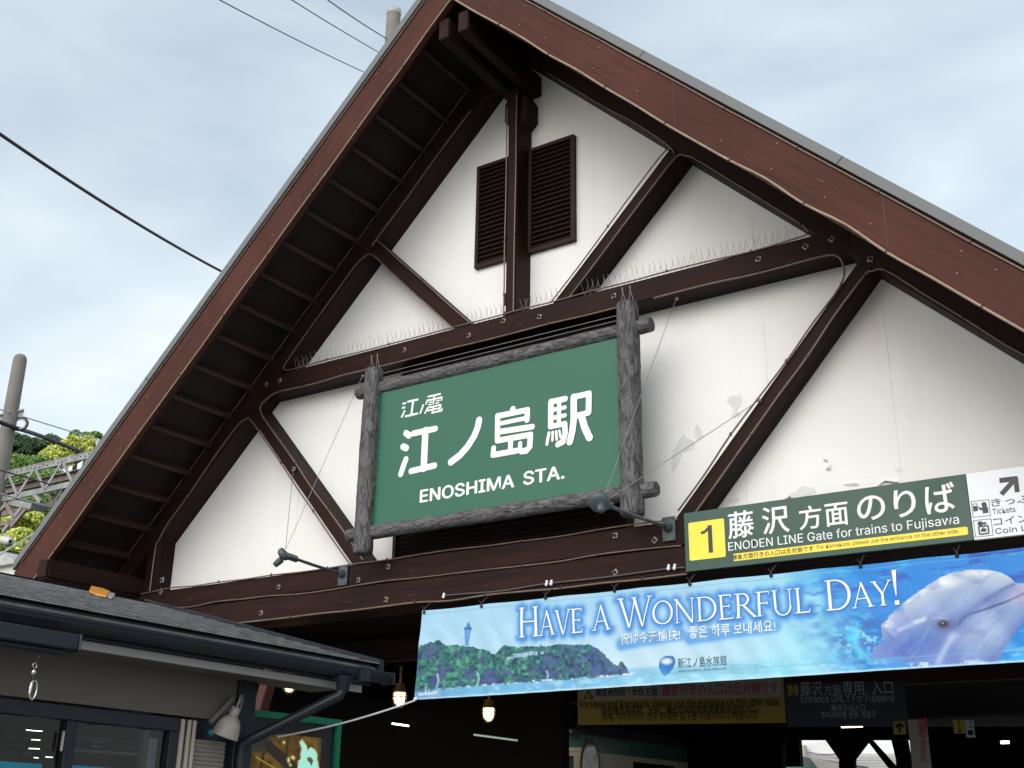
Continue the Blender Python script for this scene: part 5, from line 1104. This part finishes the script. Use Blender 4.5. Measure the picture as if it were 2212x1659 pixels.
# litter on the roof
RN = (sp(0, -1, 2.7+PT)-sp(0, 0, 2.7)).cross(sp(1, 0, 2.7)-sp(0, 0, 2.7)).normalized()
def on_roof(px, py, h=.0): return on_plane(px, py, sp(0, 0, 2.712+h), RN)
li = thing('wrapper', 'crumpled orange food wrapper lying on the ribbed kiosk roof', 'litter', on_roof(220, 1286))
MB().prism([on_roof(x, y, .004) for x, y in ((192, 1279), (197, 1269), (222, 1274), (238, 1281), (229, 1290.5), (208, 1286))][::-1], (0, 0, .016)).build('packet', M('wrapper_orange', (0.75, 0.33, 0.06), .35, vary=.35, scale=14), li)
MB().prism([on_roof(x, y, .003) for x, y in ((229, 1290), (238, 1281.5), (248, 1284), (246, 1291), (240, 1293.5))][::-1], (0, 0, .010)).build('torn_end', M('wrapper_grey', (0.45, 0.46, 0.46), .3, vary=.4, scale=20), li)

# ------------------------------------------------------------------ poster box with a green frame
LX = -1.9
def lx(px, py, o=0.0): return on_x(px, py, LX+o)
y0_, y1_, zt_ = lx(530, 1533).y, lx(739, 1557).y, 2.425
pb = thing('poster_case', 'poster case with a green frame standing behind the kiosk drainpipe', 'poster', (LX, (y0_+y1_)/2, 0))
GF = M('frame_green', S(10, 122, 92), .4)
fm = MB(); fm.box((LX-.09, y0_, .6), (LX, y0_+.055, zt_)); fm.box((LX-.09, y1_-.055, .6), (LX, y1_, zt_)); fm.box((LX-.09, y0_+.055, zt_-.055), (LX, y1_-.055, zt_)); fm.box((LX-.09, y0_+.055, .6), (LX, y1_-.055, .66)); fm.box((LX-.07, y0_+.01, 0), (LX-.02, y0_+.05, .6)); fm.box((LX-.07, y1_-.05, 0), (LX-.02, y1_-.01, .6)); fm.build('frame', GF, pb)
box('backing', (LX-.07, y0_+.056, .661), (LX-.03, y1_-.056, zt_-.056), M('poster_black', (.014, .013, .016), .4), pb)
# printed picture: golden beams and a mint shape, on a small grid of print colours
na, nb_ = 160, 190
yy, zz = np.meshgrid(np.linspace(y0_+.09, y1_-.22, na), np.linspace(zt_-.17, .9, nb_)); vx_, vy_, vz_ = LX-CAM.x, yy-CAM.y, zz-CAM.z
cc = lambda A: vx_*A.x+vy_*A.y+vz_*A.z
qx = (IW/2+FPX*cc(RGT)/cc(FWD)-438.9)/.1984; qy = (IH/2+FPX*cc(DWN)/cc(FWD)-1329.8)/.1984
pim = np.zeros(yy.shape+(3,))+c3(60, 44, 20); nn = vnoise(qx/90, qy/90, 31); pim = mixc(pim, c3(104, 82, 30), np.clip((nn-.3)*2.2, 0, 1))
for seg, w, c in (([(690, 1380), (1000, 1659)], 60, (40, 34, 30)), ([(960, 1280), (925, 1560)], 12, (42, 36, 28)), ([(690, 1480), (650, 1659)], 14, (30, 28, 28)), ([(1000, 1260), (1110, 1420)], 30, (84, 50, 22)), ([(600, 1540), (800, 1659)], 8, (190, 150, 60)), ([(780, 1300), (860, 1390)], 9, (50, 38, 26))): pim = mixc(pim, c3(*c), np.clip((w-segd(seg, qx, qy))/6, 0, 1))
pim = mixc(pim, c3(26, 32, 38), np.clip((qx-1250)/120, 0, 1)); pim = mixc(pim, c3(16, 16, 18), np.clip((1330-qy)/60, 0, 1)*np.clip((900-qx)/60, 0, 1)); pim = mixc(pim, c3(40, 46, 46), np.clip((720-qx)/40, 0, 1)*np.clip((1500-qy)/40, 0, 1)*.8)
blob = [(1080, 1380), (1100, 1350), (1125, 1390), (1150, 1420), (1160, 1470), (1195, 1440), (1240, 1460), (1265, 1510), (1262, 1560), (1275, 1610), (1285, 1700), (1060, 1700), (1062, 1590), (1090, 1560), (1088, 1500), (1100, 1450)]
b_ = inside(blob, qx+14*(vnoise(qx/25, qy/25, 33)-.5), qy+14*(vnoise(qx/22, qy/22, 34)-.5)); hole = inside([(1155, 1545), (1200, 1540), (1225, 1580), (1205, 1640), (1185, 1600), (1158, 1575)], qx, qy)
pim = mixc(pim, c3(186, 140, 60), (segd(blob+[blob[0]], qx, qy) < 11)*.8); pim = mixc(pim, c3(160, 226, 208), b_*1.0); pim = mixc(pim, c3(92, 84, 50), hole*1.0)
for x, y in ((955, 1560), (1000, 1540), (955, 1585), (975, 1625), (1010, 1550), (905, 1380)): pim = mixc(pim, c3(236, 220, 130), np.exp(-((qx-x)**2+(qy-y)**2)/260))
pl_ = np.where(pim <= .04045, pim/12.92, ((pim+.055)/1.055)**2.4)
me = bpy.data.meshes.new('poster'); i = np.arange(nb_-1)[:, None]*na+np.arange(na-1)[None, :]
me.from_pydata(np.stack([np.full(yy.size, 0.0), yy.ravel()-(y0_+y1_)/2, zz.ravel()-1.5], -1).tolist(), [], np.stack([i, i+na, i+na+1, i+1], -1).reshape(-1, 4).tolist()); me.update()
ca = me.color_attributes.new('print', 'FLOAT_COLOR', 'POINT'); ca.data.foreach_set('color', np.concatenate([pl_.reshape(-1, 3), np.ones((yy.size, 1))], 1).ravel())
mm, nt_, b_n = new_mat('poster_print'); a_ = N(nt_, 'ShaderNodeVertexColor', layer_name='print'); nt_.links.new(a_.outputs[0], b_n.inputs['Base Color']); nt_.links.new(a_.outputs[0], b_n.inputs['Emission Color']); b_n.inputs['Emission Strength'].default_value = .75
link('poster', me, mm, pb, (LX-.027, (y0_+y1_)/2, 1.5))
pa, pbb = lx(668, 1601, -.024), lx(598, 1601.5, -.024)
put_text('RESTAURANT', lx(566, 1601, -.024), lx(598, 1604, -.024), ZUP, .026, DW, pb)

# ================================================================== beyond the roof: pole, gantry, wires, hill, trees
TY = 1.7
def tb(x, y, Y=TY): return on_y(x, y, Y)
GP1 = at_dist(45, 768, 19.5); GP1b = at_dist(25, 885, 19.5)
P1 = Vector((GP1.x, GP1.y, 0))
po = thing('concrete_pole', 'tall concrete railway pole with a rounded top at the left edge', 'pole', P1)
MB().lathe(P1, ZUP, [(0, .15), (GP1.z-.10, .102), (GP1.z-.04, .095), (GP1.z+.0, .07), (GP1.z+.02, .03), (GP1.z+.022, .001)], 24).build('shaft', CONC, po)
ph = at_dist(82.5*1.0, 852, 19.4); hp = at_dist(83*.5+1, 740.6+592*.119, 19.36)
MB().lathe(hp, (CAM-hp), [(0, .028), (.004, .028), (.005, .001)], 12).build('tag_plate', WHITE, po)
cA, cB = at_dist(-30, 903, 19.2), at_dist(52, 886, 19.2); X = (cB-cA).normalized()
mch = MB(); mch.obox((cA+cB)/2, X, X.cross(ZUP).normalized(), ZUP, (cB-cA).length/2, .05, .012); mch.obox((cA+cB)/2-ZUP*.07, X, X.cross(ZUP).normalized(), ZUP, (cB-cA).length/2, .008, .075); mch.build('cross_arm', GALV, po)
cc_ = at_dist(44, 916, 19.1); u_ = RGT; v_ = ZUP
for r_ in (.085, .10, .115): MB().tube([cc_+u_*(r_*math.cos(a))+v_*(r_*.9*math.sin(a)) for a in [2*math.pi*i/20 for i in range(21)]], .012, 6).build('cable_coil', WIRE if r_ > .09 else GALV, po)
# gantry
gn_ = thing('catenary_gantry', 'weathered steel lattice gantry over the tracks beside the pole', 'gantry', tb(60, 1100))
def member(m, A, B, w=.035, t=.035):
    A, B = Vector(A), Vector(B); X = (B-A).normalized(); Yv = Vector((0, 1, 0)); Z = X.cross(Yv).normalized(); m.obox((A+B)/2, X, Yv, Z, (B-A).length/2, t, w)
zt1, zt0 = tb(96, 1007).z, tb(96, 1059).z; xa, xb = tb(-60, 1040).x, tb(330, 960).x
STW = [M('gantry_pale', (0.24, 0.25, 0.25), .55, vary=.5, scale=5), M('gantry_rust', (0.22, 0.175, 0.145), .7, vary=.4, scale=6)]
for j, Y in enumerate((TY, TY+.55)):
    mch = MB(); member(mch, (xa, Y, zt1), (xb, Y, zt1), .045, .02); member(mch, (xa, Y+(.03 if j == 0 else -.03), zt1+.05), (xb, Y+(.03 if j == 0 else -.03), zt1+.05), .006, .055); mch.build('top_chord', STW[j], gn_)
    mch = MB(); member(mch, (xa, Y, zt0), (xb, Y, zt0), .04, .018); mch.build('bottom_chord', STW[j], gn_)
    n = 13
    for k in range(n):
        x0, x1 = xa+(xb-xa)*k/n, xa+(xb-xa)*(k+1)/n; mch = MB()
        member(mch, (x0, Y-.022+.044*j, zt0 if k % 2 == 0 else zt1), (x1, Y-.022+.044*j, zt1 if k % 2 == 0 else zt0), .022, .006)
        mch.build('lattice_bar', STW[j], gn_)
bo = MB()
for k in range(40): bo.lathe((xa+(xb-xa)*(k+.5+rr.uniform(-.3, .3))/40, TY-.021, zt1+rr.uniform(-.02, .02)), (0, -1, 0), [(0, .010), (.010, .008), (.011, .001)], 6)
bo.build('rivets', RUST, gn_)
def gp(x, y, Y=TY): return on_y(x/6, 932.6+y/6, Y)
for k, (p, q) in enumerate((((80, 950), (-60, 1080)), ((90, 950), (200, 1130)), ((290, 980), (40, 1300)), ((340, 1000), (150, 1230)), ((440, 800), (530, 910)), ((-20, 1210), (210, 1160)))):
    mch = MB(); member(mch, gp(*p), gp(*q), .03, .02); mch.build('hanger_bar', STW[k % 2], gn_)
MB().prism([gp(*p) for p in ((70, 940), (150, 868), (415, 930), (385, 1002))][::-1], (0, .25, 0)).build('gusset_box', STW[0], gn_)
INS = M('porcelain', (.62, .63, .62), .25)
for x, y in ((60, 1410), (110, 1420)): MB().lathe(gp(x, y), (1, 0, -.2), [(-.06, .03), (-.05, .07), (-.03, .03), (-.01, .075), (.01, .03), (.03, .07), (.05, .03)], 14).build('insulator', INS, gn_)
# second pole behind the ridge
P2 = at_dist(850, 40, 24.0)
MB2 = MB().lathe(Vector((P2.x, P2.y, 0)), ZUP, [(0, .24), (P2.z+.12, .135), (P2.z+.14, .13)], 20)
po2 = thing('concrete_pole', 'stained concrete pole rising behind the roof ridge', 'pole', Vector((P2.x, P2.y, 0))); MB2.build('shaft', CONC, po2)
MB().lathe(Vector((P2.x, P2.y, P2.z+.08)), ZUP, [(0, .14), (.03, .146), (.11, .146), (.12, .12), (.125, .001)], 20).build('cap', PALE, po2)
w_end = at_dist(832, 82, 23.6)
def wire(label, pts, r, mat, drop=0.0):
    P = [at_dist(*p) for p in pts]
    if len(P) == 2: P = sag(P[0], P[1], drop)
    else: P = smooth(P)
    tag(MB().tube(P, r, 6).build('overhead_wire', mat), label, 'wire', 'overhead wires')
wire('thick black overhead cable crossing the sky at far left', [(-60, 248, 15.0), (560, 627, 22.0)], .022, WIRE, .12)
wire('long thin wire from the top edge down to the left roof slope', [(400, -40, 17.0), (800, 162, 26.0)], .009, WIRE, .04)
wire('thin wire just left of the pole behind the ridge', [(560, -45, 18.0), (840, 125, 26.0)], .009, WIRE, .03)
wire('thin wire ending at the pole behind the ridge', [(660, -35, 18.0), (836, 84, 23.7)], .010, WIRE, .03)
wire('pale wire passing just below the pole cross arm', [(-40, 872, 18.0), (214, 951, 24.0)], .012, ALU, .0)
wire('bundled black cable running below the cross arm', [(-40, 897, 18.6), (30, 923, 19.0), (77, 938, 20.0), (130, 958, 21.0), (215, 992, 23.0)], .035, WIRE)
wire('thin black wire in front of the gantry', [(-40, 1004, 15.0), (180, 1067, 20.0)], .011, WIRE, .0)
wire('pale wire below the gantry', [(-40, 1056, 15.0), (150, 1106, 20.0)], .011, ALU, .0)
wire('thick pale wire rising to the roof edge below the gantry', [(-40, 1222, 15.0), (100, 1136, 19.0)], .014, ALU, .0)
iw = thing('wire_anchor', 'small insulated wire end clamp at the left roof edge', 'insulator', at_dist(212, 955, 23.9)); MB().lathe(at_dist(212, 948, 23.9), (0, 0, -1), [(0, .02), (.02, .045), (.05, .03), (.08, .045), (.11, .02), (.22, .018)], 10).build('clamp', INS, iw)

# hill and trees
AZ0 = math.atan2(ray(100, 1050).y, ray(100, 1050).x)
def zc_at(px, py, r): d = ray(px, py); h = math.hypot(d.x, d.y); return CAM + d*(r/h)
HR = [(55, 0.0), (75, zc_at(60, 1235, 75).z-3.2), (92, zc_at(60, 1120, 92).z-3.2), (108, zc_at(60, 1050, 108).z-3.0), (125, zc_at(60, 1010, 125).z-3.0), (150, zc_at(60, 1000, 150).z-2.0), (200, 30.0)]
def hz(r): return float(np.interp(r, [a for a, b in HR], [b for a, b in HR]))
hm = MB(); na_ = 26; rl = [55, 65, 75, 84, 92, 100, 108, 116, 125, 138, 150, 175, 200]
hv = [(CAM.x+r*math.cos(AZ0+(-.28+.56*k/na_)), CAM.y+r*math.sin(AZ0+(-.28+.56*k/na_)), hz(r)*(1-.12*math.cos(k*.9+r*.1))*min(1, 1)) for r in rl for k in range(na_+1)]
hm.add(hv, [(i*(na_+1)+k, (i+1)*(na_+1)+k, (i+1)*(na_+1)+k+1, i*(na_+1)+k+1) for i in range(len(rl)-1) for k in range(na_)], True)
tag(hm.build('hill', M('hill_scrub', (0.050, 0.085, 0.028), .9, vary=.5, scale=.4)), kind='structure')
LEAF = {'dark': leaf_mat('leaf_dark', (.032, .080, .034), (.10, .17, .07)), 'mid': leaf_mat('leaf_mid', (.075, .18, .035), (.27, .42, .11)), 'yel': leaf_mat('leaf_yellow', (.27, .36, .05), (.80, .80, .19)), 'lit': leaf_mat('leaf_bright', (.13, .22, .04), (.36, .42, .10))}
BARKT = M('tree_bark', (.05, .042, .034), .9)
def tree(kind, label, px, py, r, rx, ry, nblob=22, nleaf=330, leaf=.13, seed=0):
    rx, ry = rx*1.18, ry*1.18
    """crown centred on the sight line at horizontal range r; rx, ry half sizes in metres"""
    rg = np.random.default_rng(seed); c = np.array(zc_at(px, py, r)); t = thing('broadleaf_tree', label, 'tree', (c[0], c[1], c[2]-ry-2.0), 'trees on the hillside')
    V = []; F = []
    for b in range(nblob):
        d = rg.normal(size=3); d /= np.linalg.norm(d); d[2] = abs(d[2])*.9-.25 if b % 3 else d[2]
        bc = c + d*np.array([rx, rx, ry])*rg.uniform(.45, .82); br = rg.uniform(.30, .46)*min(rx, ry)
        nl = int(nleaf*rg.uniform(.7, 1.2)); q = rg.normal(size=(nl, 3)); q /= np.linalg.norm(q, axis=1)[:, None]; q[:, 2] = np.where(q[:, 2] < -.4, -q[:, 2], q[:, 2])
        p = bc + q*br*rg.uniform(.72, 1.12, (nl, 1))*np.array([1.25, 1.25, .85])
        n = q*.7+rg.normal(size=(nl, 3))*.55; n /= np.linalg.norm(n, axis=1)[:, None]; a = np.cross(n, rg.normal(size=(nl, 3))); a /= np.linalg.norm(a, axis=1)[:, None]; e = np.cross(n, a); s = leaf*rg.uniform(.6, 1.4, (nl, 1))
        k = len(V); vv = np.stack([p-a*s, p-e*s*.55, p+a*s, p+e*s*.55], 1).reshape(-1, 3); V += vv.tolist(); F += [(k+4*i, k+4*i+1, k+4*i+2, k+4*i+3) for i in range(nl)]
    m = MB(); m.add(V, F); m.build('crown', LEAF[kind], t)
    tm = MB(); b0 = Vector((c[0], c[1], c[2]-ry-2.0)); cv = Vector(c); tm.tube([b0, b0.lerp(cv, .5)+Vector((.1, 0, 0)), cv], [.3, .22, .1], 8)
    for _ in range(4): d = Vector(rg.normal(size=3)); d.z = abs(d.z); tm.tube([b0.lerp(cv, .6), cv+Vector((d.x*rx*.35, d.y*rx*.35, min(d.z, 1)*ry*.1))], [.14, .04], 6)
    tm.build('trunk', BARKT, t)
TREES = [('mid', 'mid green spreading tree crown above the gantry beside the pole', 62, 1012, 118, 2.7, 1.6), ('dark', 'dark tree with ragged twigs left against the sky', 66, 968, 138, 1.9, 1.2), ('dark', 'dark green tree crown directly right of the pole top bracket', 30, 968, 132, 1.3, 1.9),
  ('dark', 'dark tree under the bundled cable against the sky', 118, 968, 136, 1.7, 1.3), ('yel', 'yellow flowering tree behind the gantry top chord', 166, 972, 122, 2.7, 1.4), ('yel', 'smaller yellow flowering crown nearer the gantry', 126, 990, 119, 1.5, 1.0), ('mid', 'small green treetop highest at the roof edge', 192, 948, 128, 1.7, .9),
  ('mid', 'green tree glimpsed through the gantry lattice at left', 70, 1050, 104, 2.2, 1.5), ('mid', 'green tree glimpsed through the gantry lattice near the roof', 140, 1050, 106, 2.3, 1.6), ('dark', 'dark tree behind the bottom chord of the gantry', 110, 1086, 100, 2.0, 1.2), ('mid', 'fresh green tree below the gantry near the roof edge', 90, 1108, 92, 1.7, 1.3),
  ('yel', 'yellow green tree below the gantry hanger', 52, 1142, 84, 1.9, 1.3), ('yel', 'lowest yellow tree beside the kiosk roof', 28, 1182, 78, 1.6, 1.2), ('lit', 'bright green tree low at the left edge', -4, 1130, 86, 1.5, 1.3), ('lit', 'light green tree low between roof edge and kiosk', 60, 1186, 80, 1.2, .9), ('mid', 'green crown behind the pole at left', 0, 1020, 112, 1.6, 1.8), ('dark', 'dark crown behind the hanger at left', 10, 1080, 98, 1.8, 1.2)]
for i, (k_, lab, px, py, r, rx, ry) in enumerate(TREES): tree(k_, lab, px, py, r, rx, ry, seed=40+i)
ho = thing('hillside_house', 'pale house corner glimpsed low between the trees and the kiosk', 'house', zc_at(12, 1230, 60)-Vector((0, 0, 4)))
c = zc_at(12, 1224, 60); MB().box((c.x-1.2, c.y, c.z-4), (c.x+1.0, c.y+2, c.z)).build('wall', M('house_wall', (.6, .6, .58), .7), ho); MB().prism([(c.x-1.5, c.y-.3, c.z), (c.x+1.3, c.y-.3, c.z), (c.x-.1, c.y-.3, c.z+.7)], (0, 2.6, 0)).build('roof', GALV, ho)
